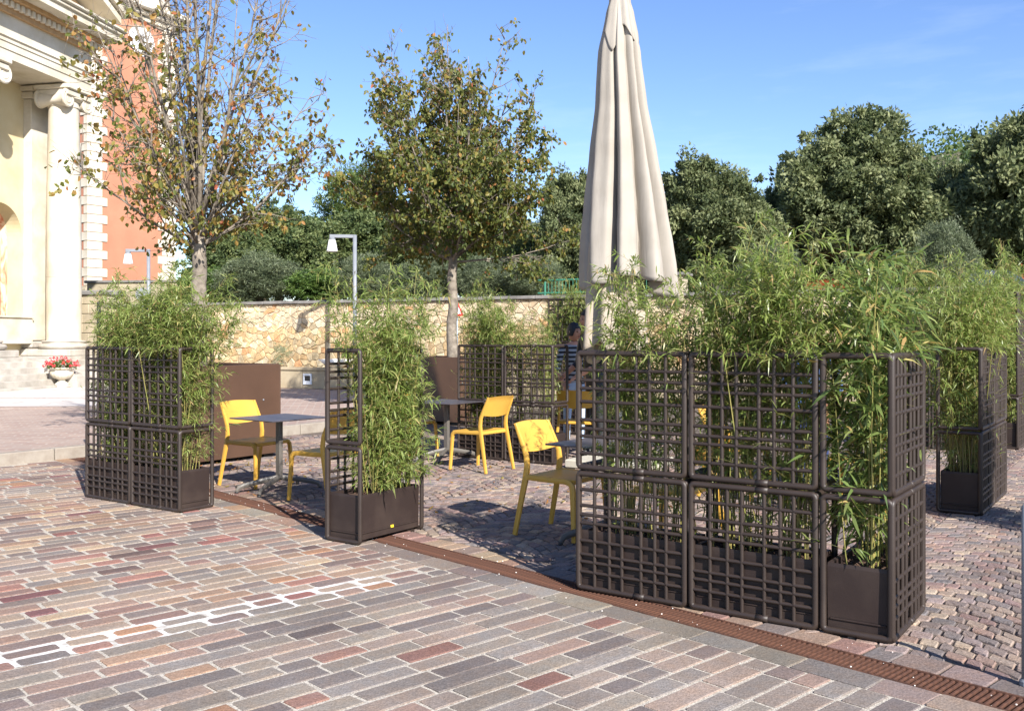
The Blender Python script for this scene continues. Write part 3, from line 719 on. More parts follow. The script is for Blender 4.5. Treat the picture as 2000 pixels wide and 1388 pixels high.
def ped(b):
    n = 2; x0, sl_ = XE + .5, .45
    b.add([(x0 - .7, .2, 12.13), (XS, .2, 12.13), (XS, .2, 12.13 + (x0 - .7 - XS) * sl_), (x0 - .7, .9, 12.13), (XS, .9, 12.13), (XS, .9, 12.13 + (x0 - .7 - XS) * sl_)], [(0, 1, 2), (5, 4, 3), (0, 2, 5, 3)])
part('tympanum', M['church'], ped)
def rake(b, yc, dy, h, up, ex):
    x0, sl_ = XE + ex, .45; L = x0 - XS
    for k in (0,): b.add([(x0, yc - dy / 2, 12.13 + up), (XS, yc - dy / 2, 12.13 + up + L * sl_), (XS, yc + dy / 2, 12.13 + up + L * sl_), (x0, yc + dy / 2, 12.13 + up), (x0, yc - dy / 2, 12.13 + up + h), (XS, yc - dy / 2, 12.13 + up + h + L * sl_), (XS, yc + dy / 2, 12.13 + up + h + L * sl_), (x0, yc + dy / 2, 12.13 + up + h)], [(0, 1, 2, 3), (7, 6, 5, 4), (0, 4, 5, 1), (3, 2, 6, 7), (0, 3, 7, 4), (1, 5, 6, 2)])
part('raking_bed', M['church_brown'], lambda b: rake(b, .3, 1.7, .32, -.12, .0))
part('raking_cornice', M['church'], lambda b: (rake(b, .0, 2.7, .22, .2, .42), rake(b, -.05, 2.9, .16, .42, .6)))
part('roof', M['roof'], lambda b: b.add([(XE + .6, -1.2, 12.9), (XS, -1.2, 12.9 + 12 * .45), (XS, 14, 12.9 + 12 * .45), (XE + .6, 14, 12.9)], [(0, 1, 2, 3)]))
part('nave', M['church_wall'], lambda b: b.box((-5.2, 8.5, 6.0), (12.2, 13, 12)))
# platform and steps
part('platform', M['steps'], lambda b: b.bbox((-4.6, .9, BASE / 2 + .0), (12.0, 3.6, BASE - .001), .015))
for k in range(5):
    h = BASE - .17 * (k + 1); part('step', M['steps'], lambda b: b.bbox((-4.6 - k * .0, -.9 - .15 - k * .27, (h + .1) / 2 + .0), (12.0 + .1 * k, .32, h - .1 + .1), .012))
def cheek(b):
    x0, x1 = -3.1, -1.75; pr = [(-.9, BASE + .02), (-2.6, .52), (-2.68, .46), (-2.72, .12), (-.9, .12)]
    n = len(pr); V = [(x0, y, z) for y, z in pr] + [(x1, y, z) for y, z in pr]
    b.add(V, [tuple(range(n)), tuple(range(2 * n - 1, n - 1, -1))] + [(i, i + n, (i + 1) % n + n, (i + 1) % n) for i in range(n)])
part('cheek_wall', M['steps'], cheek)
# geranium urn in front of the steps
urn = thing('flower_urn', 'white fluted stone urn at the foot of the church steps', 'urn', (PX(121, 27.9), 27.9, .15))
b = MB(); b.bbox((0, 0, .05), (.62, .62, .10), .02); b.lathe([(.28, .1), (.3, .14), (.2, .22), (.12, .3), (.14, .34), (.26, .38)], 28); b.build('foot', M['church'], urn, smooth=False)
MB().lathe([(.16, .34), (.36, .42), (.47, .55), (.48, .66), (.42, .74), (.44, .78), (.56, .82), (.57, .86), (.46, .86), (.4, .8)], 48, flute=.06, nf=16).build('bowl', M['church'], urn, smooth=True)
urn.scale = (.68, .68, .68)
rng = random.Random(4)
ger = thing('geranium', 'red flowering geranium filling the white urn', 'flowers', (PX(121, 27.9), 27.9, .15 + .82 * .68)); ger.scale = (.66, .66, .62)
def leaf(b, p, d, s, L, W, droop=0.0, tint=.5):
    """one pointed blade: base, two widths, tip"""
    b.tint = tint; n = d.cross(s)
    a1 = p + d * (L * .30) - n * 0; a2 = p + d * (L * .66) - Vector((0, 0, droop * L * .3)); t = p + d * L - Vector((0, 0, droop * L))
    b.add([p, a1 + s * (W * .5) + n * W * .12, a1 - s * (W * .5) + n * W * .12, a2 + s * (W * .36), a2 - s * (W * .36), t], [(0, 2, 1), (1, 2, 4, 3), (3, 4, 5)])
def rvec(rng): 
    while True:
        v = Vector((rng.uniform(-1, 1), rng.uniform(-1, 1), rng.uniform(-1, 1)))
        if .05 < v.length < 1: return v.normalized()
def oval(b, p, d, s, L, W, tint):
    b.tint = tint; n = d.cross(s) * (W * .15)
    b.add([p, p + d * (L * .35) + s * (W * .5) + n, p + d * (L * .75) + s * (W * .36) + n, p + d * L, p + d * (L * .75) - s * (W * .36) + n, p + d * (L * .35) - s * (W * .5) + n], [(0, 3, 2, 1), (0, 5, 4, 3)])
b = MB(); f = MB()
for _ in range(330):
    v = rvec(rng); v.z = abs(v.z); p = Vector((v.x * .6, v.y * .6, v.z * .38)) * rng.uniform(.5, 1); s_ = rvec(rng); d = (v + rvec(rng) * .6).normalized(); s_ = (s_ - d * s_.dot(d)).normalized()
    oval(b, p, d, s_, .09, .09, rng.random())
for _ in range(34):
    v = rvec(rng); v.z = abs(v.z); c = Vector((v.x * .72, v.y * .72, .12 + v.z * .42))
    f = MB()
    for _ in range(16):
        p = c + rvec(rng) * .055; d = rvec(rng); s_ = rvec(rng); s_ = (s_ - d * s_.dot(d)).normalized(); oval(f, p, d, s_, .06, .05, rng.random())
    f.build('flower_head', M['petal'], ger)
b.build('foliage', M['geranium_leaf'], ger)

# ================================================================== BELL TOWER
t_ang = math.atan2(.85, .525); TW = 5.3
tower = thing('bell_tower', 'salmon plastered bell tower with white corner quoins and a clock', 'tower', (-21.5, 48, 0), t_ang)
TB = 4.25; TT = 18.55
tp = lambda n, m, f, parent=None, sm=None: part(n, m, f, parent or tower, sm)
tp('wall', M['salmon'], lambda b: b.box((TW / 2, TW / 2, (TB + TT) / 2), (TW, TW, TT - TB)))
tp('base', M['tower_base'], lambda b: (b.bbox((TW / 2, TW / 2, 2.0), (TW + .5, TW + .5, 4.0), .03), b.bbox((TW / 2, TW / 2, 4.05), (TW + .7, TW + .7, .2), .05), b.bbox((TW / 2, TW / 2, 4.2), (TW + .35, TW + .35, .12), .03)))
k = 0; z = TB + .03; qh = .455
qm = {}
for wide in (0, 1):
    L, l2 = (1.15, .62) if wide else (.86, .34)
    qm[wide] = MB().bbox((0, 0, 0), (L, l2, qh - .02), .02).mesh('quoin', M['church']), L, l2
while z < TT - .1:
    wide = k % 2; me, L, l2 = qm[wide]
    obj('quoin', me, tower, loc=(L / 2 - .05, l2 / 2 - .05, z + qh / 2))
    obj('quoin', me, tower, loc=(TW - L / 2 + .05, l2 / 2 - .05, z + qh / 2))
    z += qh; k += 1
tp('cornice', M['church'], lambda b: (b.bbox((TW / 2, TW / 2, TT + .15), (TW + .3, TW + .3, .3), .04), b.bbox((TW / 2, TW / 2, TT + .42), (TW + .7, TW + .7, .24), .06), b.bbox((TW / 2, TW / 2, TT + .72), (TW + 1.3, TW + 1.3, .34), .08)))
tp('belfry', M['church'], lambda b: b.bbox((TW / 2, TW / 2, TT + 2.9), (TW - .4, TW - .4, 4.0), .05))
ck = tp('clock', M['white_enamel'], lambda b: b.lathe([(.0, 0), (.80, 0), (.80, .05), (.0, .05)], 40), sm=30)
ck.location = (TW * .595, -.002, ZH(80, 50.6)); ck.rotation_euler = (R(90), 0, 0)
for i in range(12):
    a = i * math.pi / 6; rr = .64; bb = MB(); bb.box((0, 0, 0), (.045, .2 if i % 3 == 0 else .15, .012)); o = bb.build('hour_mark', M['black'], ck, loc=(rr * math.sin(a), rr * math.cos(a), .055)); o.rotation_euler = (0, 0, -a)
for nm, L, w, a in (('hour_hand', .40, .07, R(-18)), ('minute_hand', .58, .05, R(32))):
    o = MB().box((0, L / 2 - .08, 0), (w, L, .015), taper=1).build(nm, M['black'], ck, loc=(0, 0, .07)); o.rotation_euler = (0, 0, -a)
# low plastered wall between tower and rubble wall
lw = thing('low_plaster_wall', 'low weathered plaster wall with coping beside the tower base', 'wall', (-19.2, 43.0, 0), R(-8))
MB().bbox((4.2, 0, 2.1), (8.4, .35, 4.0), .02).build('wall', M['tower_base'], lw); MB().bbox((4.2, 0, 4.15), (8.6, .5, .12), .02).build('coping', M['coping'], lw)
# ashlar pier at the end of the rubble wall
pier = thing('ashlar_pier', 'coursed ashlar stone pier at the end of the rubble wall', 'stone pier', (PX(180, 31.9), 32.3, 0), w_ang)
z = .15
while z < 2.9:
    off_ = 0.5 if int(z * 10) % 2 else .8
    for (x0, x1) in ((-.75, -.75 + off_), (-.75 + off_, .75)):
        MB().bbox(((x0 + x1) / 2, 0, z + .16), (x1 - x0 - .012, .8, .31), .012).build('block', M['tower_base'], pier)
    z += .325
MB().bbox((0, 0, z + .05), (1.7, .95, .16), .03).build('coping', M['coping'], pier)

# ================================================================== STREET LAMPS, SIGNS, POSTS
def lamp(px, Z, top_py, label, gz):
    h = ZH(top_py, Z); t = thing('street_lamp', label, 'street lamp', (PX(px, Z), Z, gz), R(8), 'cantilever street lamps'); h -= gz
    MB().tube([(0, 0, 0), (0, 0, h)], .055, 12).build('pole', M['steel'], t, smooth=True); MB().lathe([(.1, 0), (.1, .03), (.07, .05)], 16).build('base_plate', M['steel'], t)
    MB().bbox((-.31, 0, h - .04), (.72, .08, .09), .01).build('arm', M['steel'], t)
    MB().lathe([(.085, 0), (.085, .05), (.06, .07)], 18, (-.60, 0, h - .15)).build('cap', M['steel'], t)
    MB().lathe([(.14, 0), (.145, .02), (.09, .30), (.075, .31)], 24, (-.60, 0, h - .45)).build('lamp_shade', M['white_enamel'], t, smooth=True)
lamp(693, 25.5, 459, 'grey street lamp with white conical shade in front of dark green trees', .15)
lamp(290, 29.0, 487, 'grey street lamp with white conical shade in front of the salmon tower', .15)
rs = thing('round_sign', 'round traffic sign seen from behind near the tower lamp', 'road sign', (PX(280, 28.9), 28.85, .15))
MB().tube([(0, 0, 0), (0, 0, 2.95)], .03, 10).build('pole', M['steel'], rs, smooth=True)
o = MB().lathe([(0, 0), (.2, 0), (.2, .02), (0, .02)], 28).build('sign_plate', M['steel'], rs, loc=(0, -.04, 2.78)); o.rotation_euler = (R(90), 0, 0)
ts = thing('warning_sign', 'triangular red bordered traffic sign half hidden by the second tree trunk', 'road sign', (PX(889, 23.5), 23.5, .15), R(52))
MB().tube([(.05, 0, 0), (.05, 0, 2.55)], .035, 10).build('pole', M['blue_pole'], ts, smooth=True)
def tri(b, r, y): b.add([(-r * .866, y, -r * .5), (r * .866, y, -r * .5), (0, y, r), (-r * .866, y + .02, -r * .5), (r * .866, y + .02, -r * .5), (0, y + .02, r)], [(0, 1, 2), (5, 4, 3), (0, 3, 4, 1), (1, 4, 5, 2), (2, 5, 3, 0)])
b = MB(); tri(b, .28, -.06); o = b.build('sign_plate', M['red_sign'], ts, loc=(0, 0, 2.13)); b = MB(); tri(b, .17, -.067); b.build('sign_centre', M['white_enamel'], o)
bp = thing('metal_post', 'thin black metal post behind the planter pair nearest the church', 'post', (PX(193, 10.9), 10.9, 0))
MB().tube([(0, 0, 0), (0, 0, 1.98), (0, 0, 2.0)], [.022, .022, .012], 10).build('pole', M['black'], bp); MB().lathe([(.07, 0), (.07, .02), (.03, .03)], 14).build('foot', M['black'], bp)
ep = thing('metal_bollard', 'slim grey bollard cut off by the right edge of the photo', 'bollard', (PX(2005, 4.3), 4.3, 0))
MB().tube([(0, 0, 0), (0, 0, .81), (0, 0, .82)], [.021, .021, .012], 16).build('post', M['steel'], ep, smooth=True); MB().lathe([(.03, 0), (.03, .02), (.022, .03)], 20).build('foot', M['steel'], ep)

# ================================================================== VEGETATION GENERATORS
def stem_pts(rng, p, d, L, n, wob, up):
    out = [p.copy()]; q = p.copy(); d = d.copy()
    for i in range(n):
        d = (d + rvec(rng) * wob + Vector((0, 0, up))).normalized(); q = q + d * (L / n); out.append(q.copy())
    return out
def deciduous(seed, trunk_h, top, width, nlimb, leafn, leaf_s, base_low, bare_top, r0=.10, sub=(7, 11), nt=(3, 6), lo_el=14, t_off=0):
    """tree with a clean trunk and many rising limbs; returns wood and leaf meshes"""
    rng = random.Random(seed); w = MB(); lf = MB()
    tp_ = [Vector((0, 0, -.1))]; 
    for i in range(1, 9): tp_.append(Vector((rng.uniform(-.02, .02), rng.uniform(-.02, .02), trunk_h * i / 8)))
    w.tube(tp_, [r0 * (1.12 - .3 * i / 8) for i in range(9)], 14)
    ends = []; H = top - trunk_h
    for i in range(nlimb):
        f = i / (nlimb - 1); az = i * 2.399 + rng.uniform(-.3, .3)
        el = R(lo_el + (88 - lo_el) * f ** .8 + rng.uniform(-5, 5)); st_z = trunk_h - .25 + .55 * f * rng.uniform(.6, 1.2)
        L = (width * .5) / max(.35, math.cos(el)) if el < R(55) else H * rng.uniform(.72, 1.0)
        L = min(L, H) * rng.uniform(.85, 1.05)
        d = Vector((math.cos(az) * math.cos(el), math.sin(az) * math.cos(el), math.sin(el)))
        pts_ = stem_pts(rng, Vector((0, 0, st_z)), d, L, 9, .07, .055)
        rr = .036 * (.7 + .5 * f); w.tube(pts_, [rr * max(.12, 1 - .125 * k + .003 * k * k) for k in range(10)], 7)
        for _ in range(rng.randint(*sub) + int(3 * f)):
            k = rng.uniform(1.0, 8.9); i0 = int(k); p = pts_[i0].lerp(pts_[min(9, i0 + 1)], k - i0)
            dd = (pts_[min(9, i0 + 1)] - pts_[i0]).normalized(); out = Vector((p.x, p.y, 0)); out = out.normalized() if out.length > .05 else rvec(rng)
            sd_ = (dd * .55 + rvec(rng) * .75 + out * .35 + Vector((0, 0, .12))).normalized()
            L2 = rng.uniform(.45, 1.0) * (1.15 - .08 * k) * width / 3.8
            sp = stem_pts(rng, p, sd_, L2, 5, .16, .05); w.tube(sp, [.012 * (1 - .15 * q) for q in range(6)], 4, cap=False)
            for _ in range(rng.randint(*nt)):
                k2 = rng.uniform(.8, 4.9); j0 = int(k2); p2 = sp[j0].lerp(sp[j0 + 1], k2 - j0)
                tw = stem_pts(rng, p2, (sd_ * .5 + rvec(rng)).normalized(), rng.uniform(.18, .42), 3, .25, .0); w.tube(tw, [.0045, .004, .003, .0018], 3, cap=False)
                ends.append(tw)
    zmin = trunk_h - .4
    for _ in range(leafn):
        tw = rng.choice(ends); q = rng.choice(tw[1:]); f = (q.z - zmin) / (top - zmin)
        if rng.random() < bare_top * max(0, f - base_low) ** .9 * 1.6: continue
        for _ in range(rng.randint(1, 3)):
            p = q + rvec(rng) * .06; d = (rvec(rng) * .7 + Vector((0, 0, -.75))).normalized(); s_ = rvec(rng); s_ = (s_ - d * s_.dot(d)).normalized()
            t = min(1, max(0.01, rng.gauss(.36 - t_off, .17) + .18 * f + (.3 if rng.random() < .07 else 0)))
            L = leaf_s * rng.uniform(.75, 1.25); oval(lf, p, d, s_, L, L * .62, t)
    return w, lf
def crown_mesh(seed, lobes, clumps, per, leaf_l, leaf_w, crad, m, tint=(.5, .22), hang=0.0, fill=.25):
    """evergreen crown: leaf-sized blades gathered in clumps over overlapping lobes; unit sized about (0,0,0)"""
    g = np.random.default_rng(seed); lb = np.array(lobes, float); vol = lb[:, 3] * lb[:, 4]; k = g.choice(len(lb), clumps, p=vol / vol.sum())
    def unit(n): v = g.normal(size=(n, 3)); return v / np.linalg.norm(v, axis=1)[:, None]
    v = unit(clumps); wob = 1 + .13 * np.sin(5 * v[:, 0] + seed) * np.sin(6 * v[:, 1] + 2 * seed) + .12 * np.sin(7 * v[:, 2] + seed * 3 + 3 * v[:, 0])
    rad = np.where(g.random(clumps) > fill, g.uniform(.80, 1.12, clumps), g.uniform(.4, .9, clumps)) * wob
    L = lb[k]; c = np.stack([L[:, 0] + v[:, 0] * L[:, 3] * rad, L[:, 1] + v[:, 1] * L[:, 3] * rad, L[:, 2] + v[:, 2] * L[:, 4] * rad], 1)
    cr = crad * g.uniform(.45, 1.55, clumps); bt = g.normal(tint[0], tint[1] * .6, clumps); N = clumps * per
    idx = np.repeat(np.arange(clumps), per); o = unit(N) * (cr[idx] * g.random(N) ** .4)[:, None]; o[:, 2] *= .75; p = c[idx] + o
    d = v[idx] * .7 + unit(N); d[:, 2] += .1 - hang; d /= np.linalg.norm(d, axis=1)[:, None]
    s_ = unit(N); s_ -= d * (s_ * d).sum(1)[:, None]; s_ /= np.linalg.norm(s_, axis=1)[:, None]
    LL = (leaf_l * g.uniform(.6, 1.4, N))[:, None]; W = (leaf_w * g.uniform(.6, 1.4, N))[:, None]
    V = np.empty((N, 4, 3), np.float32); V[:, 0] = p; V[:, 1] = p + d * LL * .45 + s_ * W * .5; V[:, 2] = p + d * LL; V[:, 3] = p + d * LL * .45 - s_ * W * .5
    return quad_mesh('crown', V, np.clip(bt[idx] + g.normal(0, tint[1] * .7, N), .01, 1), m)
def quad_mesh(name, V, t, m):
    N = len(V); me = bpy.data.meshes.new(name); me.vertices.add(N * 4); me.vertices.foreach_set('co', V.reshape(-1)); me.loops.add(N * 4); me.loops.foreach_set('vertex_index', np.arange(N * 4, dtype=np.int32))
    me.polygons.add(N); me.polygons.foreach_set('loop_start', np.arange(0, N * 4, 4, dtype=np.int32)); me.polygons.foreach_set('loop_total', np.full(N, 4, np.int32))
    me.attributes.new('tint', 'FLOAT', 'FACE').data.foreach_set('value', t.astype(np.float32)); me.materials.append(m); me.update(calc_edges=True); me.validate(); return me
def trunk_mesh(seed, h, r, spread, m, n=7):
    rng = random.Random(seed); w = MB(); w.tube([(0, 0, -.3), (rng.uniform(-.05, .05), 0, h * .3), (rng.uniform(-.1, .1), .05, h * .55), (0, .05, h * .8)], [r * 1.2, r, r * .8, r * .4], 9)
    for i in range(n):
        a = i * 2.4; z = h * rng.uniform(.3, .6); d = Vector((math.cos(a), math.sin(a), rng.uniform(.4, 1.1))).normalized()
        pp = stem_pts(rng, Vector((0, 0, z)), d, spread, 5, .12, .05); w.tube(pp, [r * .45 * (1 - .16 * k) for k in range(6)], 6)
    return w.mesh('trunk', m)
def place_tree(name, label, cat, crown, trunk, loc, cz_, sc, rz=0, group=None):
    t = thing(name, label, cat, loc, rz, group)
    c = obj('crown', crown, t, loc=(0, 0, cz_)); c.scale = sc
    if trunk: k = obj('trunk', trunk, t); k.scale = ((sc[0] + sc[1]) / 5, (sc[0] + sc[1]) / 5, (cz_ + sc[2] * .3) / 4.0)
    return t

# ---- the two autumn trees in steel boxes
def steel_box(loc, label, side=1.5, h=1.24):
    t = thing('tree_planter', label, 'planter', loc, UA, 'square steel tree planters'); H = side / 2
    for nm, c, d in (('side_panel', (H - .01, 0, h / 2 + .02), (.02, side, h - .06)), ('side_panel', (-H + .01, 0, h / 2 + .02), (.02, side, h - .06)), ('side_panel', (0, H - .01, h / 2 + .02), (side - .042, .02, h - .06)), ('side_panel', (0, -H + .01, h / 2 + .02), (side - .042, .02, h - .06))):
        p = MB().bbox(c, d, .003).build(nm, M['corten'], t)
        if c[1] < -.1:
            for x in (-.35, .05, .45, -.6): MB().lathe([(.012, 0), (.012, .006), (.006, .01)], 10).build('bolt', M['steel'], p, loc=(x, -H - .002, h * .62)).rotation_euler = (R(90), 0, 0)
    for sx in (-1, 1):
        for sy in (-1, 1): MB().box((sx * (H - .15), sy * (H - .15), .025), (.16, .16, .05)).build('foot', M['black'], t)
    MB().box((0, 0, h - .16), (side - .06, side - .06, .05)).build('soil', M['soil'], t)
    for c, d in (((H - .04, 0, h - .012), (.04, side - .04, .02)), ((-H + .04, 0, h - .012), (.04, side - .04, .02)), ((0, H - .04, h - .0125), (side - .122, .04, .019)), ((0, -H + .04, h - .0125), (side - .122, .04, .019))): MB().box(c, d).build('rim', M['corten'], t)
B1 = (-4.16, 12.58); B2 = (PX(884, 18.2), 18.2)
steel_box((*B1, 0), 'large brown steel planter box behind the yellow chair at the left table')
steel_box((*B2, 0), 'large brown steel planter box behind the far trellis pair', 1.4)
w, lf = deciduous(2, 3.0 - 1.05, 7.9 - 1.05, 3.9, 30, 5600, .078, .08, .95, .105, (10, 14), (4, 6), t_off=-.10)
t1 = thing('autumn_tree', 'tall autumn tree with sparse yellowing leaves in front of the bell tower', 'tree', (*B1, 1.05), R(75), 'young autumn trees in steel boxes')
o = w.build('trunk', M['bark'], t1, smooth=True); lf.build('crown', M['autumn'], t1)
w, lf = deciduous(9, 3.3 - 1.05, 7.5 - 1.05, 4.5, 38, 21000, .085, .35, .8, .10, (9, 13), (5, 7), lo_el=6, t_off=.12)
t2 = thing('autumn_tree', 'rounder autumn tree with denser brown green leaves left of the closed parasol', 'tree', (*B2, 1.05), R(10), 'young autumn trees in steel boxes')
w.build('trunk', M['bark'], t2, smooth=True); lf.build('crown', M['autumn'], t2)

# ---- evergreen trees on the terrace
LOB = [[(0, 0, .1, .78, .8), (.42, .1, -.15, .55, .55), (-.45, .0, -.1, .55, .6), (.05, -.45, -.1, .55, .6), (-.1, .4, 0, .55, .6), (.1, -.1, .5, .5, .48)],
       [(0, 0, .05, .75, .75), (.5, -.1, -.05, .5, .5), (-.42, -.2, .05, .55, .55), (.1, -.5, -.2, .5, .5), (-.2, .1, .48, .45, .45), (.25, .2, .38, .45, .45)],
       [(0, 0, 0, .7, .8), (.4, -.2, -.3, .55, .5), (-.48, -.15, -.3, .5, .5), (-.2, -.3, .3, .5, .5), (.28, -.1, .5, .42, .42)]]
oak = [crown_mesh(40 + i, LOB[i], 900, 110, .062, .028, .115, M['oak'], (.5, .32), .35, .3) for i in range(3)]
lau = [crown_mesh(50 + i, LOB[i], 800, 80, .065, .032, .12, M['laurel'], (.5, .32), .35, .3) for i in range(2)]
fea = crown_mesh(60, LOB[2], 520, 60, .06, .018, .13, M['feather'], (.55, .3), .2, .5)
oli = [crown_mesh(70 + i, [(0, 0, 0, .8, .85), (.35, 0, -.1, .6, .7), (-.35, -.1, -.1, .6, .7), (0, -.3, .2, .5, .6)], 620, 50, .10, .015, .14, M['olive'], (.5, .3), -.1) for i in range(2)]
sparse = crown_mesh(81, [(0, 0, 0, .8, .8), (.2, 0, .2, .6, .7)], 60, 16, .16, .03, .16, M['olive'], (.8, .25), 0, .5)
shr = crown_mesh(80, [(0, 0, 0, .8, .8), (.4, 0, 0, .6, .6), (-.4, 0, 0, .6, .6)], 520, 50, .08, .036, .14, M['shrub'], (.5, .3))
trk = trunk_mesh(5, 4.0, .2, 1.6, M['bark_dark'])
def bg_tree(name, label, cat, crown, px0, px1, py0, py1, Z, rz, group, gz=2.6, trunk=trk, fat=1.0):
    cx = (px0 + px1) / 2; hw = (px1 - px0) / 2 / 1850 * Z * 1.1; z1, z0 = ZH(py0, Z), ZH(py1, Z); hh = (z1 - z0) / 2
    return place_tree(name, label, cat, crown, trunk, (PX(cx, Z), Z, gz), (z1 + z0) / 2 - gz, (hw, hw * fat, hh * 1.02), rz, group)
g1 = 'evergreen oaks on the terrace'
bg_tree('evergreen_oak', 'broad domed evergreen oak, tallest behind the bamboo hedge', 'tree', oak[0], 1525, 1812, 226, 560, 40, .3, g1)
bg_tree('evergreen_oak', 'rounded evergreen oak just right of the closed parasol', 'tree', oak[1], 1265, 1500, 312, 590, 38, 1.4, g1)
bg_tree('evergreen_oak', 'evergreen oak squeezed between the second autumn tree and the parasol', 'tree', oak[2], 1030, 1200, 334, 590, 37, 2.2, g1)
bg_tree('evergreen_oak', 'tall evergreen oak cut by the right edge of the photo', 'tree', oak[1], 1880, 2180, 182, 590, 38, 4.0, g1)
bg_tree('evergreen_oak', 'low evergreen oak in the gap between the two tallest oaks', 'tree', oak[2], 1768, 1935, 318, 590, 43, .9, g1)
bg_tree('evergreen_oak', 'small evergreen oak in the dip right of the parasol oak', 'tree', oak[0], 1450, 1600, 372, 590, 44, 5.0, g1)
bg_tree('evergreen_oak', 'evergreen oak hidden behind the closed parasol', 'tree', oak[0], 1160, 1330, 352, 590, 42, 3.0, g1)
bg_tree('evergreen_oak', 'distant evergreen oak filling the dip between the parasol oak and the tallest oak', 'tree', oak[1], 1400, 1600, 390, 600, 50, 2.0, g1)
bg_tree('evergreen_oak', 'distant evergreen oak behind the gap at the right', 'tree', oak[0], 1720, 1960, 350, 600, 52, 1.0, g1)
bg_tree('laurel_tree', 'dark dense laurel tree under the first autumn tree crown', 'tree', lau[0], 368, 535, 425, 600, 40, .5, 'dark laurel trees')
bg_tree('laurel_tree', 'dark dense laurel tree beside the grey street lamp', 'tree', lau[1], 450, 640, 400, 600, 43, 1.9, 'dark laurel trees')
bg_tree('laurel_tree', 'dark laurel tree behind the second autumn tree', 'tree', lau[0], 740, 960, 400, 600, 44, 2.9, 'dark laurel trees')
bg_tree('laurel_tree', 'dark laurel tree between lamp and second autumn tree', 'tree', lau[1], 590, 800, 410, 600, 46, 4.3, 'dark laurel trees')
bg_tree('laurel_tree', 'dark laurel tree right of the second autumn tree', 'tree', lau[1], 930, 1100, 430, 600, 42, 5.3, 'dark laurel trees')
bg_tree('acacia_tree', 'feathery light green acacia rising behind the lamp', 'tree', fea, 590, 800, 300, 560, 48, .7, None)
g2 = 'olive bushes along the wall top'
for i, (a0_, a1_, b0, b1, Z, lab) in enumerate([(430, 585, 492, 596, 32.5, 'round grey green olive bush right of the first trunk'), (650, 770, 492, 590, 31.0, 'olive bush behind the street lamp pole'),
        (770, 900, 500, 592, 31, 'olive bush just left of the second trunk'), (890, 1010, 496, 590, 30, 'olive bush just right of the second trunk'), (985, 1095, 498, 585, 29, 'olive bush left of the green railing'), (1790, 1900, 425, 590, 33, 'tall grey olive bush between the two largest oaks'), (1440, 1560, 470, 590, 33, 'olive bush in the dip behind the bamboo')]):
    bg_tree('olive_bush', lab, 'bush', oli[i % 2], a0_, a1_, b0, b1, Z, i * 1.3, g2, 2.5, trk)
g3 = 'green shrubs along the wall top'
for i, (a0_, a1_, b0, b1, Z, lab) in enumerate([(358, 460, 520, 600, 33.5, 'green shrub left of the round olive bush'), (560, 680, 520, 596, 32.5, 'bright green shrub between olive bush and lamp'), (338, 400, 548, 602, 34, 'low shrub beside the tower corner'), (700, 800, 535, 592, 32, 'low shrub right of the lamp pole')]):
    bg_tree('leafy_shrub', lab, 'shrub', shr, a0_, a1_, b0, b1, Z, i * 1.1, g3, 2.5, None)
q = at_bench(537) + WN * .2
place_tree('wall_shrub', 'small straggly grey green shrub in front of the rubble wall', 'shrub', sparse, None, (q[0], q[1], .75), .32, (.42, .3, .42))

# wooded hill far behind
rng = random.Random(77); hb = MB()
def ground_z(x, y):
    d = math.hypot(x, y); z = 3.3
    if d > 70: z += 43 * min(1, (d - 70) / 170) ** 1.1 * (1 / (1 + math.exp(-(x / d - 0.22) * 14))) * (1 + .1 * x / d)
    return z
for _ in range(900):
    an = rng.uniform(-.05, .62); d = rng.uniform(110, 290); x, y = d * math.sin(an), d * math.cos(an); z = ground_z(x, y); r_ = rng.uniform(1.6, 3.4); bt = rng.random()
    for _ in range(46):
        v = rvec(rng); p = Vector((x, y, z + r_ * .8)) + v * r_ * rng.uniform(.75, 1.05); d_ = (v + rvec(rng) * .8).normalized(); s_ = rvec(rng); s_ = (s_ - d_ * s_.dot(d_)).normalized()
        hb.tint = min(1, max(.01, bt + rng.gauss(0, .15))); L = rng.uniform(.6, 1.1); hb.add([p, p + d_ * L * .5 + s_ * L * .3, p + d_ * L, p + d_ * L * .5 - s_ * L * .3], [(0, 1, 2, 3)])
o = hb.build('hillside_wood', M['feather']); struct(o, 'stuff'); tag(o, 'distant wooded hillside behind the evergreen oaks', 'woods')
cyp = crown_mesh(90, [(0, 0, -.3, .9, .6), (0, 0, .1, .75, .6), (0, 0, .5, .45, .5)], 260, 24, .25, .12, .3, M['laurel'], (.4, .25))
for px, py, Z, lab in ((1522, 330, 190, 'thin dark cypress on the hilltop in the dip between oaks'), (1888, 288, 180, 'thin dark cypress on the hilltop near the right edge oak')):
    x = PX(px, Z); gz = ground_z(x, Z); top = ZH(py, Z); place_tree('cypress', lab, 'tree', cyp, trk, (x, Z, gz), (top - gz) / 2, (.9, .9, (top - gz) / 2), 0, 'hilltop cypresses')

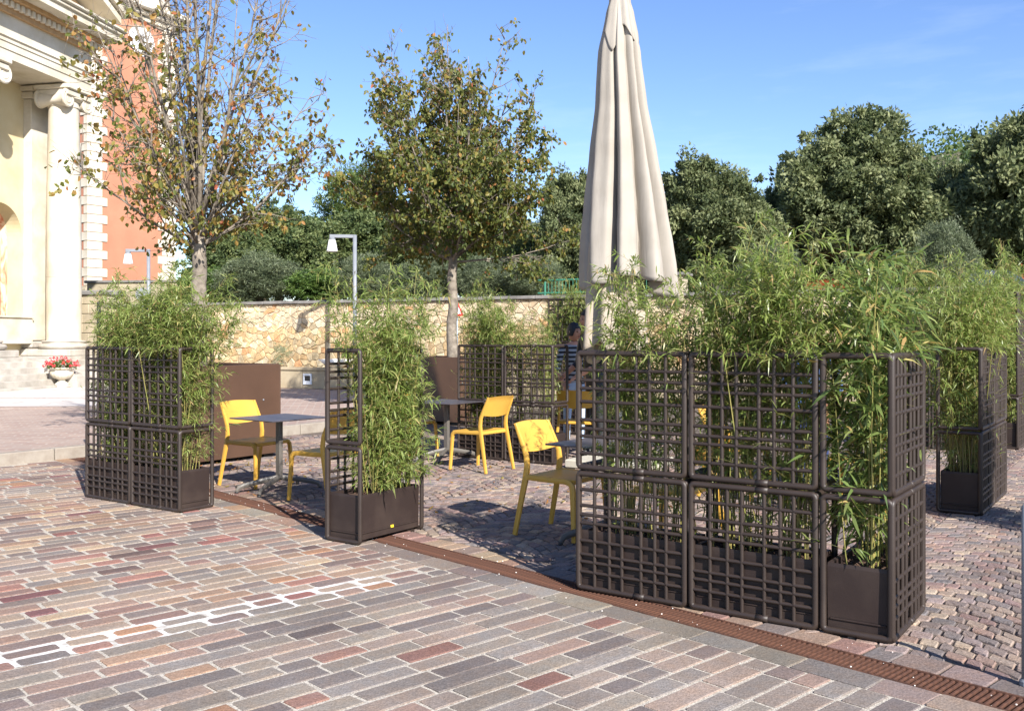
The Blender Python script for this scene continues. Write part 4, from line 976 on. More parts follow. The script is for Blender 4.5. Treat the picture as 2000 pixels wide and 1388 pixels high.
# terracotta house behind the oaks, parked cars, railing, pillar
hs = thing('terracotta_house', 'terracotta coloured house glimpsed through the oaks on the right', 'house', (PX(1850, 62), 62, 2.6), R(6))
MB().box((0, 0, 3.8), (12, 8, 7.6)).build('wall', M['terracotta'], hs)
b = MB(); b.add([(-6.5, -4.5, 7.6), (6.5, -4.5, 7.6), (6.5, 4.5, 7.6), (-6.5, 4.5, 7.6), (-3, 0, 9.6), (3, 0, 9.6)], [(0, 1, 5, 4), (1, 2, 5), (2, 3, 4, 5), (3, 0, 4), (0, 3, 2, 1)]); b.build('roof', M['roof'], hs)
for zz in (1.2, 4.4):
    for x in (-4.2, -1.4, 1.4, 4.2):
        w_ = MB().bbox((x, -4.02, zz + .75), (1.1, .08, 1.5), .01).build('window', M['white_enamel'], hs); MB().box((x, -4.065, zz + .75), (.9, .02, 1.3)).build('pane', M['glass'], w_)
def car(loc, rz, paint, label):
    t = thing('parked_car', label, 'car', loc, rz, 'cars parked on the terrace')
    pr = [(-2.0, .35), (-2.02, .75), (-1.9, .95), (-1.2, 1.02), (-.55, 1.46), (.75, 1.5), (1.5, 1.08), (1.95, 1.0), (2.05, .6), (2.0, .3)]; n = len(pr)
    b = MB(); ys = [(-.84, .0), (-.82, .04), (.82, .04), (.84, .0)]; V = []
    for k, (y, _) in enumerate((( -.86, 0), (-.78, 1), (.78, 1), (.86, 0))):
        for x, z in pr: V.append((x * (.985 if k in (1, 2) else 1), y * (1 - .16 * max(0, (z - .95) / .55)), z + (.0 if k in (0, 3) else .02)))
    F = [(k * n + i, k * n + (i + 1) % n, (k + 1) * n + (i + 1) % n, (k + 1) * n + i) for k in range(3) for i in range(n)] + [tuple(range(n - 1, -1, -1)), tuple(range(3 * n, 4 * n))]
    b.add(V, F); autosmooth(b.build('body', paint, t), 35)
    for sy in (-1, 1):
        MB().add([(-1.0, sy * .80, 1.04), (.2, sy * .80, 1.05), (.2, sy * .735, 1.42), (-.45, sy * .735, 1.40)], [(0, 1, 2, 3)]).build('side_window', M['glass'], t)
        MB().add([(.28, sy * .80, 1.05), (1.25, sy * .80, 1.1), (.72, sy * .735, 1.42), (.28, sy * .735, 1.42)], [(0, 1, 2, 3)]).build('side_window', M['glass'], t)
        for x in (-1.25, 1.3):
            o = MB().lathe([(.2, -.1), (.31, -.1), (.32, -.06), (.32, .06), (.31, .1), (.2, .1)], 22).build('wheel', M['rubber'], t, loc=(x, sy * .78, .32)); o.rotation_euler = (R(90), 0, 0); MB().lathe([(0, -.095), (.2, -.095), (.2, .095), (0, .095)], 18).build('rim', M['steel'], o)
    MB().add([(-1.15, -.66, 1.06), (-1.15, .66, 1.06), (-.6, .6, 1.44), (-.6, -.6, 1.44)], [(3, 2, 1, 0)]).build('windscreen', M['glass'], t)
    for sy in (-1, 1): MB().bbox((-2.0, sy * .6, .74), (.06, .34, .14), .02).build('headlight', M['white_enamel'], t)
car((PX(1606, 40), 40, 2.62), R(80), M['red_paint'], 'red parked car glimpsed above the bamboo below the tallest oak')
car((PX(1895, 36), 35.5, 2.62), R(12), M['blue_paint'], 'dark blue parked car glimpsed above the bamboo at right')
rl = thing('green_railing', 'green metal railing on the wall beside the parasol', 'railing', (*wp(16.2, .35)[:2], W_TOP + .09), w_ang)
for zz in (.08, .42): MB().tube([(-.2, 0, zz), (3.2, 0, zz)], .025, 8).build('rail', M['green_rail'], rl)
for i in range(3): MB().tube([(i * 1.5, 0, -.02), (i * 1.5, 0, .46)], .03, 8).build('post', M['green_rail'], rl)
pk = MB().tube([(0, 0, .08), (0, 0, .42)], .009, 6).mesh('picket', M['green_rail'])
for i in range(31):
    if i % 15: obj('picket', pk, rl, loc=(i * .1, 0, 0))
cp = thing('cream_pillar', 'cream gate pillar standing on the wall right of the parasol', 'pillar', (PX(1322, 23.2), 23.4, 2.6), w_ang)
MB().bbox((0, 0, .2), (.5, .5, .65), .015).build('shaft', M['tower_base'], cp); MB().bbox((0, 0, .56), (.72, .6, .08), .015).build('cap', M['coping'], cp)

# ================================================================== TRELLIS PLANTERS
UW, UD, PH, PR, BR = .757, .385, .748, .0182, .0115      # unit width, depth, panel height, frame and bar radius
UPX = [.155, .262, .38, .562, .683, .83]; UPZ = [.148, .238, .308, .425, .584, .661, .727, .878]
LOX = [.160, .305, .425, .605, .732, .835]; LOZ = [.14, .28, .36, .433, .587, .707, .773, .86]
def ring(b, x0, x1, z0, z1, cr, to3, r=PR, sides=10):
    pts_ = []
    for cx, cz_, a0_ in ((x1 - cr, z0 + cr, -90), (x1 - cr, z1 - cr, 0), (x0 + cr, z1 - cr, 90), (x0 + cr, z0 + cr, 180)):
        for k in range(5): a = R(a0_ + 22.5 * k); pts_.append(to3(cx + cr * math.cos(a), cz_ + cr * math.sin(a)))
    b.tube(pts_, r, sides, closed=True)
_fm = {}
def frame_mesh(kind):
    if kind not in _fm:
        b = MB()
        if kind == 'panel':
            ring(b, -UW / 2 + PR, UW / 2 - PR, PR, PH - PR, .022, lambda x, z: (x, 0, z))
            for zc in (PR, PH - PR): b.tube([(.03, 0, zc), (.10, 0, zc)], PR * 1.12, 10)        # joining sleeve
        else: ring(b, -UD / 2 + PR, UD / 2 - PR, PR, PH - PR, .022, lambda x, z: (0, x, z))
        _fm[kind] = b.mesh(kind, M['trellis'], True)
    return _fm[kind]
bar_h = MB().tube([(-UW / 2 + PR, 0, 0), (UW / 2 - PR, 0, 0)], BR, 8, cap=False).mesh('bar', M['trellis'], True)
bar_v = MB().tube([(0, 0, PR), (0, 0, PH - PR)], BR, 8, cap=False).mesh('bar', M['trellis'], True)
def planter_meshes():
    L, D, H, th = UW - .06, UD - .065, .345, .022; b = MB(); z0 = .03
    # box with slightly outward leaning walls, an open top and a ridge along each face
    o_ = [(-L / 2, -D / 2), (L / 2, -D / 2), (L / 2, D / 2), (-L / 2, D / 2)]; i_ = [(-L / 2 + th, -D / 2 + th), (L / 2 - th, -D / 2 + th), (L / 2 - th, D / 2 - th), (-L / 2 + th, D / 2 - th)]
    k = .985; V = [(x * k, y * k, z0) for x, y in o_] + [(x, y, z0 + H - .02) for x, y in o_] + [(x * .99, y * .985, z0 + H) for x, y in o_] + [(x, y, z0 + H - .004) for x, y in i_] + [(x, y, z0 + .2) for x, y in i_]
    F = [(3, 2, 1, 0)]
    for r_ in range(4):
        for i in range(4): j = (i + 1) % 4; F.append((r_ * 4 + i, r_ * 4 + j, (r_ + 1) * 4 + j, (r_ + 1) * 4 + i))
    b.add(V, F)
    for sy in (-1, 1): b.bbox((0, sy * (D / 2 - .001), z0 + .05), (L - .03, .008, .012), .003)
    for sx in (-1, 1): b.bbox((sx * (L / 2 - .001), 0, z0 + .05), (.008, D - .03, .012), .003)
    for sx in (-1, 1):
        for sy in (-1, 1): b.box((sx * (L / 2 - .07), sy * (D / 2 - .06), .015), (.08, .06, .03))
    return b.mesh('planter_box', M['planter'])
pl_mesh = planter_meshes()
so = MB(); rng = random.Random(6); n1, n2 = 14, 7
so.add([((i / n1 - .5) * (UW - .105), (j / n2 - .5) * (UD - .11), .335 + rng.uniform(-.012, .012)) for j in range(n2 + 1) for i in range(n1 + 1)], [(j * (n1 + 1) + i, j * (n1 + 1) + i + 1, (j + 1) * (n1 + 1) + i + 1, (j + 1) * (n1 + 1) + i) for j in range(n2) for i in range(n1)])
for _ in range(130):
    p = Vector((rng.uniform(-.3, .3), rng.uniform(-.12, .12), .342)); r_ = rng.uniform(.006, .018); so.box(p, (r_, r_ * .6, r_ * .35), Matrix.Rotation(rng.uniform(0, 3), 3, 'Z') @ Matrix.Rotation(rng.uniform(-.5, .5), 3, 'X'))
soil_mesh = so.mesh('soil', M['soil'])
def unit(center, rz, label, tiers=2, group='brown trellis planters'):
    t = thing('trellis_planter', label, 'planter', (center[0], center[1], 0), rz, group)
    obj('planter_box', pl_mesh, t); obj('soil', soil_mesh, t)
    for k in range(tiers):
        z = k * .752; fr = obj('trellis_panel', frame_mesh('panel'), t, loc=(0, -UD / 2 + PR, z))
        xs, zs = (LOX, LOZ) if k == 0 else (UPX, UPZ)
        for f in xs: obj('bar', bar_v, fr, loc=((f - .5) * (UW - 2 * PR), 0, 0))
        for f in zs: obj('bar', bar_h, fr, loc=(0, 0, PH - PR - f * (PH - 2 * PR)))
        for sx in (-1, 1): obj('end_frame', frame_mesh('end'), t, loc=(sx * (UW / 2 - PR * 1.02), .004, z))
    return t
PA = V2(.3925, 5.95); PD = PA + Vd * 1.914; SP = .763
U_near1 = PA + Vd * .380 + U * UD / 2; U_near2 = PA + Vd * (.380 + SP) + U * UD / 2; U_corner = PD - Vd * UD / 2 + U * UW / 2
LC = V2(-3.0, 8.54); U_l2 = LC - Vd * .38 + U * UD / 2; U_l1 = LC - Vd * (.38 + SP) + U * UD / 2
U_mid = V2(-1.097, 7.61)
FC = V2(.51, 11.8); U_f2 = FC - Vd * .38 + U * UD / 2; U_f1 = FC - Vd * (.38 + SP) + U * UD / 2
RC = V2(4.17, 8.39); U_r1 = RC - Vd * UD / 2 + U * UW / 2; U_r2 = U_r1 + U * SP
U_r3 = V2(7.19, 13.44) - Vd * UD / 2 + U * UW / 2
U_t1 = V2(.59, 16.0) + Vd * .38 + U * UD / 2; U_t2 = U_t1 + Vd * SP; U_t3 = V2(PX(1835, 13.6), 13.6) + Vd * .3; U_t4 = U_t3 - Vd * SP
a_v, a_u = UA - math.pi / 2, UA
unit(U_near1, a_v, 'brown trellis planter at the left end of the front screen, beside the yellow chair')
unit(U_near2, a_v, 'brown trellis planter in the middle of the front screen')
unit(U_corner, a_u, 'brown trellis planter at the front corner, open side showing its box')
unit(U_l1, a_v, 'brown trellis planter at the far left, its left edge casting shade on the street')
unit(U_l2, a_v, 'brown trellis planter of the left pair with its open end showing the box')
um = unit(U_mid, a_u + math.pi, 'brown trellis planter standing alone, long box with a yellow label facing the camera')
MB().bbox((-.02, UD / 2 - .031, .085), (.034, .004, .022), .002).build('label_plate', M['label_y'], um)
unit(U_f1, a_v, 'brown trellis planter at the left of the far pair behind the lone yellow chair')
unit(U_f2, a_v, 'brown trellis planter at the right of the far pair, close to the two men')
unit(U_r1, a_u, 'brown trellis planter right of the front corner, its box end in deep shade')
unit(U_r2, a_u, 'brown trellis planter directly behind the shaded box at right')
unit(U_r3, a_u, 'tall brown trellis planter beside the right edge of the photo', 3)
unit(U_t1, a_v, 'tall brown trellis planter behind the two men, left of the parasol', 3)
unit(U_t2, a_v, 'tall brown trellis planter hidden behind the closed parasol', 3)
unit(U_t3, a_v, 'tall brown trellis planter behind the bamboo at right, near the road edge', 3)
U_off = V2(5.05, 6.95); unit(U_off, a_u, 'unseen brown trellis planter just outside the right edge, added to cast shade on the setts')  # unseen extra unit, added for the shade it throws into view
unit(U_t4, a_v, 'tall brown trellis planter behind the front corner bamboo', 3)

# ================================================================== BAMBOO
def bamboo(seed, nculm, hmean, hsd, node, twig, leaf_l, leaf_w, per, low, dark=.35, lean=.10, tw_per=(1, 3), droop=.25, culm_r=.0042, keep=None, tint=(.45, .2), tall=(), xr=(-.29, .29), flare=.035, xcl=(-.40, .40)):
    """clump of canes rooted along the planter; returns cane mesh builders and leaf builder (origin at the soil)"""
    rng = random.Random(seed); cg, cd, lf = MB(), MB(), MB(); kept = []
    for c in range(nculm + len(tall)):
        x, y = rng.uniform(*xr), rng.uniform(-.10, .10); h = max(.45, rng.gauss(hmean, hsd))
        if c >= nculm: h = tall[c - nculm]
        az = rng.uniform(0, 6.283); le = rng.uniform(0, lean) * (1.0 if c < nculm else .6); ly = math.sin(az) * le + y * .5; d = Vector((math.cos(az) * le * .8 + x * .15, ly * (.35 if ly < 0 else 1), 1)).normalized()
        n = max(5, int(h / node)); pts_ = [Vector((x, y, -.01))]; q = pts_[0].copy(); bend = Vector((math.cos(az), max(-.4, math.sin(az)), 0)) * rng.uniform(0, flare)
        for i in range(n): d = (d + rvec(rng) * .025 + bend * (i / n) ** 2).normalized(); q = q + d * (h / n); pts_.append(q.copy())
        r0 = culm_r * rng.uniform(.7, 1.3); (cd if rng.random() < dark else cg).tube(pts_, [r0 * (1 - .75 * i / n) + .0005 for i in range(n + 1)], 5, cap=False)
        tg = cg
        for i in range(1, n + 1):
            f = i / n
            if rng.random() > low + (1 - low) * min(1, f ** 1.3 * 1.5): continue
            for _ in range(rng.randint(*tw_per)):
                a = rng.uniform(0, 6.283); el = rng.uniform(.25, 1.0); td = Vector((math.cos(a), math.sin(a), el)).normalized()
                L = twig * rng.uniform(.45, 1.25) * (1.1 - .45 * f); tp_ = stem_pts(rng, pts_[i], td, L, 3, .18, -.08)
                if tp_[3].z < 1.10 and tp_[3].y < -.19 and rng.random() < .9: continue
                tg.tube(tp_, [.0013, .0011, .0009, .0006], 3, cap=False)
                for k in range(max(3, int(per * rng.uniform(.6, 1.3)))):
                    g = rng.uniform(.8, 3.0); j = min(2, int(g)); p = tp_[j].lerp(tp_[j + 1], g - j) if g < 3 else tp_[3]
                    ax = (tp_[3] - tp_[2]).normalized(); dd = (ax * .7 + rvec(rng) * .75 + Vector((0, 0, -.12))).normalized(); s_ = dd.cross(Vector((0, 0, 1)) + rvec(rng) * .7); s_ = s_.normalized() if s_.length > .01 else rvec(rng)
                    LL = leaf_l * rng.uniform(.55, 1.25); WW = leaf_w * rng.uniform(.75, 1.2); tt = min(1, max(.01, rng.gauss(tint[0], tint[1]) + (.4 if rng.random() < .05 else 0)))
                    tipy = p.y + dd.y * LL
                    if p.z < 1.12 and (tipy < -.17 or p.x < xcl[0] or p.x > xcl[1]) and rng.random() < .93: continue
                    if keep and keep(p): kept.append((p, dd, s_, LL, WW, tt))
                    else: leaf(lf, p, dd, s_, LL, WW, droop * rng.uniform(.3, 1.6), tt)
    return cg, cd, lf, kept
SOIL = .338
def plant(center, rz, label, meshes, sc=(1, 1, 1), group='clumps of bamboo in the planters'):
    t = thing('bamboo_clump', label, 'bamboo', (center[0], center[1], SOIL), rz, group); t.scale = sc
    obj('cane', meshes[0], t); obj('dark_cane', meshes[1], t); obj('foliage', meshes[2], t); return t
def bm(args, mat_='bamboo', **kw):
    cg, cd, lf, kept = bamboo(*args, **kw); return (cg.mesh('cane', M['culm'], True), cd.mesh('dark_cane', M['culm_dark'], True), lf.mesh('foliage', M[mat_])), kept
thinA, _ = bm((101, 34, 1.36, .17, .075, .23, .074, .0094, 9, .12), lean=.14, tall=(1.66,), flare=.04, xr=(-.17, .29), tint=(.55, .2), tw_per=(2, 3))
thinB, _ = bm((102, 60, 1.52, .17, .075, .27, .076, .0096, 12, .12), lean=.22, tall=(1.85, 1.6), flare=.07, tint=(.56, .2), tw_per=(2, 3))
thinC, _ = bm((103, 48, 1.30, .20, .075, .25, .078, .0098, 11, .5), tint=(.55, .2), tall=(1.6,), tw_per=(2, 3), lean=.16)
midM, _ = bm((104, 50, 1.38, .26, .075, .27, .084, .0102, 11, .7), tw_per=(2, 3), tint=(.56, .19), tall=(1.75, 1.85), lean=.24, dark=.1, xr=(-.31, .13), flare=.08, xcl=(-.46, .20))
broad, kept = bm((105, 26, 1.46, .26, .11, .24, .125, .0175, 8, .5), 'bamboo_broad', tw_per=(1, 3), tall=(1.8, 1.7, 1.6), flare=.05, culm_r=.005, lean=.12, dark=.12, droop=.3, tint=(.5, .22), keep=lambda p: p.x < -.16 and abs(p.y) < .4)
plant(U_near1, a_v, 'fine leaved bamboo at the left end of the front screen, before the parasol', thinA)
plant(U_near2, a_v, 'fine leaved bamboo in the middle of the front screen', thinB)
pc = plant(U_corner, a_u, 'broad leaved bamboo in the front corner planter, tallest at right', broad)
lms = []
for tv in (.15, .4, .55, .75, .97):
    b = MB(); leaf(b, Vector((0, 0, 0)), Vector((1, 0, 0)), Vector((0, 1, 0)), 1.0, .145, .22, tv); lms.append((tv, b.mesh('leaf', M['bamboo_broad'])))
random.Random(1).shuffle(kept)
for p, d, s_, LL, WW, tt in kept[:300]:
    me = min(lms, key=lambda q: abs(q[0] - tt))[1]; n3 = d.cross(s_).normalized(); s3 = n3.cross(d)
    if n3.z < 0: n3, s3 = -n3, -s3
    o = obj('leaf', me, pc); o.matrix_local = Matrix(((d.x, s3.x, n3.x, p.x), (d.y, s3.y, n3.y, p.y), (d.z, s3.z, n3.z, p.z), (0, 0, 0, 1))) @ Matrix.Diagonal((LL, LL, LL, 1))
rest = MB()
for p, d, s_, LL, WW, tt in kept[300:]: leaf(rest, p, d, s_, LL, WW, .25, tt)
if rest.v: struct(rest.build('more_leaves', M['bamboo_broad'], pc), 'stuff')
plant(U_l1, a_v, 'bushy bamboo at the far left behind the trellis', thinC, (1, 1, 1.05))
plant(U_l2, a_v, 'bushy bamboo spilling from the open end of the left pair', thinB, (1.08, 1.1, 1.0))
plant(U_mid, a_u + math.pi, 'dense upright bamboo in the planter standing alone', midM)
plant(U_f1, a_v, 'bamboo at the left of the far pair behind the lone yellow chair', thinC, (1, 1, 1.12))
plant(U_f2, a_v, 'bamboo at the right of the far pair close to the two men', thinA, (-.85, .9, .92))
plant(U_r1, a_u, 'bamboo in the shaded planter right of the front corner', thinB, (1, 1.05, 1.03))
plant(U_r2, a_u, 'bamboo directly behind the shaded planter at right', midM, (1, 1, 1.0))
plant(U_r3, a_u, 'bamboo in the tall planter beside the right edge', thinC, (1.1, 1.1, 1.45))
plant(U_t1, a_v, 'yellow green bamboo in the tall planter behind the two men', thinB, (1, .9, 1.18))
plant(U_t2, a_v, 'bamboo hidden behind the closed parasol', thinA, (1, 1, 1.3))
plant(U_t3, a_v, 'bamboo in the tall planter behind the right hand bamboo', midM, (1, 1, 1.35))
plant(U_off, a_u, 'unseen bamboo just outside the right edge, added to shade the dark box end', thinB)  # added out of view with its planter, to shade the right-hand box
plant(U_t4, a_v, 'bamboo in the tall planter behind the front corner', thinC, (1, 1, 1.4))

# ================================================================== CHAIRS AND TABLES
def bar_sweep(b, pts_, wx, wy):
    """rectangular section swept along a path; wx along the fore-aft side, wy sideways"""
    pts_ = [Vector(p) for p in pts_]; n = len(pts_); V = []; F = []
    for i in range(n):
        d = (pts_[min(i + 1, n - 1)] - pts_[max(i - 1, 0)]).normalized(); sy = Vector((0, 1, 0)); sx = sy.cross(d).normalized(); sy = d.cross(sx).normalized()
        w = wx[i] if hasattr(wx, '__len__') else wx; c = .25
        for a, e in ((-1, -1 + c), (-1 + c, -1), (1 - c, -1), (1, -1 + c), (1, 1 - c), (1 - c, 1), (-1 + c, 1), (-1, 1 - c)): V.append(pts_[i] + sx * (a * w / 2) + sy * (e * wy / 2))
    for i in range(n - 1):
        for k in range(8): F.append((i * 8 + k, i * 8 + (k + 1) % 8, (i + 1) * 8 + (k + 1) % 8, (i + 1) * 8 + k))
    F += [tuple(range(7, -1, -1)), tuple(range((n - 1) * 8, n * 8))]; b.add(V, F)
def make_chair():
    t = thing('chair', '', 'chair', (0, 0, 0), 0, 'yellow stacking chairs')
    for s in (-1, 1):
        b = MB(); bar_sweep(b, [(-.31, s * .268, 0), (-.262, s * .258, .24), (-.215, s * .248, .47), (-.205, s * .245, .55), (-.215, s * .243, .64), (-.245, s * .24, .71), (-.30, s * .236, .83), (-.322, s * .234, .885)], [.036, .042, .05, .046, .04, .036, .03, .022], .027); autosmooth(b.build('rear_leg', M['yellow'], t), 40)
        b = MB(); bar_sweep(b, [(-.205, s * .246, .468), (0, s * .246, .462), (.15, s * .246, .462), (.195, s * .246, .452), (.216, s * .247, .43), (.222, s * .248, .39), (.232, s * .256, .2), (.243, s * .264, 0)], [.044, .042, .042, .044, .044, .042, .036, .032], .03); autosmooth(b.build('front_leg', M['yellow'], t), 40)
    nx, ny = 9, 8; V = []; F = []
    for lay in (0, 1):
        for i in range(nx + 1):
            for j in range(ny + 1):
                x = -.205 + .43 * i / nx; y = -.236 + .472 * j / ny; k = 1 - (2 * j / ny - 1) ** 2
                z = .482 - .014 * k * math.sin(math.pi * min(1, i / nx * 1.15)) - .014 * max(0, i / nx - .8) * 5 * .5 + .012 * (1 - i / nx) ** 2 * 0 - (.016 if lay else 0)
                V.append((x, y * (1 - .02 * (i / nx)), z))
    N = (nx + 1) * (ny + 1)
    for i in range(nx):
        for j in range(ny):
            a, b_, c, d = i * (ny + 1) + j, (i + 1) * (ny + 1) + j, (i + 1) * (ny + 1) + j + 1, i * (ny + 1) + j + 1; F += [(a, b_, c, d), (N + d, N + c, N + b_, N + a)]
    edge = [i * (ny + 1) for i in range(nx + 1)] + [nx * (ny + 1) + j for j in range(1, ny + 1)] + [i * (ny + 1) + ny for i in range(nx - 1, -1, -1)] + [j for j in range(ny - 1, 0, -1)]
    for k in range(len(edge)): a, b_ = edge[k], edge[(k + 1) % len(edge)]; F.append((b_, a, N + a, N + b_))
    autosmooth(MB().add(V, F).build('seat', M['yellow'], t), 35)
    MB().bbox((.205, 0, .452), (.03, .47, .032), .008).build('front_rail', M['yellow'], t); MB().bbox((-.208, 0, .458), (.026, .47, .036), .008).build('rear_rail', M['yellow'], t)
    V = []; F = []; ny, nz_ = 14, 7
    for lay in (0, 1):
        for j in range(ny + 1):
            for k in range(nz_ + 1):
                y = -.238 + .476 * j / ny; f = k / nz_; z = .672 + .213 * f + .012 * (1 - (2 * j / ny - 1) ** 2) * f - .02 * (1 - (2 * j / ny - 1) ** 2) * (1 - f)
                x = -.232 - .09 * f - .032 * (1 - (2 * j / ny - 1) ** 2) - .012 * (f > .92) + (.009 if lay == 0 else -.009)
                V.append((x, y, z))
    N = (ny + 1) * (nz_ + 1)
    for j in range(ny):
        for k in range(nz_):
            a, b_, c, d = j * (nz_ + 1) + k, (j + 1) * (nz_ + 1) + k, (j + 1) * (nz_ + 1) + k + 1, j * (nz_ + 1) + k + 1; F += [(a, b_, c, d), (N + d, N + c, N + b_, N + a)]
    edge = [j * (nz_ + 1) for j in range(ny + 1)] + [ny * (nz_ + 1) + k for k in range(1, nz_ + 1)] + [j * (nz_ + 1) + nz_ for j in range(ny - 1, -1, -1)] + [k for k in range(nz_ - 1, 0, -1)]
    for k in range(len(edge)): a, b_ = edge[k], edge[(k + 1) % len(edge)]; F.append((b_, a, N + a, N + b_))
    autosmooth(MB().add(V, F).build('backrest', M['yellow'], t), 35)
    return t
chair0 = make_chair(); first = True
aV = math.atan2(Vd[1], Vd[0]); aU = UA
TA, TC, TE, TG = V2(-2.42, 9.85), V2(-.85, 12.35), V2(.76, 7.42), V2(2.75, 9.2)
for c, a, lab in ((V2(-2.75, 10.27), aV + .05, 'yellow chair in front of the brown steel box, left of the left table'),
                  (V2(-1.83, 9.33), aV + math.pi, 'yellow chair half hidden behind the planter standing alone'),
                  (TC - Vd * .62 + U * .0, aV - .1, 'yellow chair seen through the bamboo, left of the far table'),
                  (V2(-.39, 11.44), aV + math.pi - .04, 'yellow chair standing clear in front of the far trellis pair'),
                  (V2(.43, 7.66), aV, 'yellow chair nearest the camera, left of the front screen'),
                  (TE + Vd * .56, aV + math.pi, 'yellow chair behind the left half of the front screen'),
                  (TG - Vd * .58, aV, 'yellow chair behind the front screen, left of the man in blue'),
                  (TG + Vd * .60, aV + math.pi, 'yellow chair behind the front corner bamboo'),
                  (V2(.93, 12.75), aU + .25, 'yellow chair beside the two men behind the parasol base')):
    o = chair0 if first else dup_tree(chair0); first = False
    o.location = (c[0], c[1], 0); o.rotation_euler = (0, 0, a); o['label'] = lab
def make_table():
    t = thing('table', '', 'table', (0, 0, 0), 0, 'square dark bistro tables')
    autosmooth(MB().bbox((0, 0, .752), (.72, .72, .014), .004).build('table_top', M['table_top'], t), 30)
    MB().bbox((0, 0, .73), (.34, .06, .03), .006).build('top_bracket', M['table_metal'], t)
    MB().bbox((0, 0, .42), (.045, .075, .60), .008).build('pole', M['table_metal'], t)
    for sg in (-1, 1):
        for a in (-26, 26):
            d = Vector((math.cos(R(a)) * sg, math.sin(R(a)) * sg, 0)); b = MB()
            b.tube([d * .0 + Vector((0, 0, .135)), d * .14 + Vector((0, 0, .115)), d * .34 + Vector((0, 0, .075)), d * .405 + Vector((0, 0, .055)), d * .43 + Vector((0, 0, .018))], [.026, .026, .024, .023, .02], 8, flat=(1.15, .8)); lg = autosmooth(b.build('leg', M['table_metal'], t), 40)
            MB().lathe([(.018, 0), (.02, .006), (.016, .018)], 12, tuple(d * .43)).build('foot', M['black'], lg)
    return t
table0 = make_table(); first = True
for c, a, lab in ((TA, aU, 'square dark table at left between two yellow chairs'), (TC, aU + .06, 'square dark table farther back, left of the clear yellow chair'), (TE, aU, 'square dark table behind the front screen by the nearest chair'), (TG, aU, 'square dark table behind the front corner bamboo')):
    o = table0 if first else dup_tree(table0); first = False
    o.location = (c[0], c[1], 0); o.rotation_euler = (0, 0, a - R(4)); o['label'] = lab

# ================================================================== CLOSED PARASOL
UMB = V2(1.33, 11.7)
pb = thing('closed_parasol', 'tall beige parasol folded shut, standing behind the front screen', 'parasol', (*UMB, 0), 0)
MB().tube([(0, 0, .1), (0, 0, 5.72)], .04, 16).build('pole', M['steel'], pb, smooth=True)
prof = [(5.74, .10), (5.6, .14), (5.12, .235), (4.49, .285), (3.86, .375), (3.23, .46), (2.75, .52), (2.45, .545), (2.2, .55)]
def rad(z):
    for (z1, r1), (z0, r0) in zip(prof, prof[1:]):
        if z >= z0: t = (z - z0) / (z1 - z0); t = t * t * (3 - 2 * t) * .3 + t * .7; return r0 + (r1 - r0) * t
    return prof[-1][1]
rng = random.Random(14); NF = 9
fa = sorted([(k + rng.uniform(-.22, .22)) * 2 * math.pi / NF for k in range(NF)]); dep = [rng.uniform(.28, .62) for _ in range(NF)]; wid = [rng.uniform(.07, .15) for _ in range(NF)]
hemz = [rng.uniform(2.02, 2.36) for _ in range(NF)]
def fold(th, z, amp=1.0):
    k = 1.0; tw = .10 * math.sin(z * 1.1)
    for a, d, w_ in zip(fa, dep, wid):
        x = (th - a - tw * (1 if d > .45 else -.6) + math.pi) % (2 * math.pi) - math.pi
        k -= d * amp * math.exp(-abs(x / w_) ** 1.5) * (.55 + .45 * min(1, (5.6 - z) / 2.2))
        k += .10 * amp * math.exp(-((x - 2.6 * w_) / (w_ * 1.5)) ** 2)
    return max(.25, k)
def cloth(z_top, hem, nth, nz, rf, bow=.0, xs=.0):
    V = []; F = []
    for j in range(nz + 1):
        for i in range(nth):
            th = 2 * math.pi * i / nth; z0 = hem(th); f = j / nz; z = z_top + (z0 - z_top) * f
            r = rf(th, z); dx = .16 * max(0, (5.0 - z) / 2.8) * xs
            V.append((r * math.cos(th) + dx, r * math.sin(th), z))
    for j in range(nz):
        for i in range(nth): F.append((j * nth + i, (j + 1) * nth + i, (j + 1) * nth + (i + 1) % nth, j * nth + (i + 1) % nth))
    return V, F
def hem_main(th):
    s_ = 0; w_ = 0
    for a, h in zip(fa, hemz):
        x = (th - a - .33 + math.pi) % (2 * math.pi) - math.pi; g = math.exp(-(x / .28) ** 2); s_ += h * g; w_ += g
    return s_ / w_ if w_ > 1e-3 else 2.25
V, F = cloth(5.74, hem_main, 220, 70, lambda th, z: rad(z) * fold(th, z) * 1.04, xs=.75)
o = MB().add(V, F).build('canopy', M['fabric'], pb, smooth=True)
sol = o.modifiers.new('thick', 'SOLIDIFY'); sol.thickness = .006
V, F = cloth(5.80, lambda th: 5.24 + .12 * math.sin(4 * th + .6) + .06 * math.sin(7 * th), 160, 16, lambda th, z: rad(min(z, 5.73)) * (.94 + .10 * math.sin(5 * th + 1) + .05 * math.sin(9 * th)) + .03, xs=0)
o = MB().add(V, F).build('vent_flap', M['fabric'], pb, smooth=True); o.modifiers.new('thick', 'SOLIDIFY').thickness = .005
V, F = cloth(2.75, lambda th: 1.42 + .10 * math.sin(2 * th + .4) + .07 * math.sin(5 * th), 140, 24, lambda th, z: (.30 + .05 * (2.4 - z)) * (1 + .2 * math.sin(6 * th + .5) + .07 * math.sin(11 * th)), xs=.0)
o = MB().add([(x - .07, y, z) for x, y, z in V], F).build('inner_flap', M['fabric_in'], pb, smooth=True); o.modifiers.new('thick', 'SOLIDIFY').thickness = .005
MB().lathe([(.0, 0), (.05, 0), (.06, .05), (.03, .1), (0, .11)], 16, (0, 0, 5.72)).build('finial', M['steel'], pb)
bs = MB().bbox((0, 0, 0), (.49, .49, .10), .012).mesh('base_slab', M['concrete'])
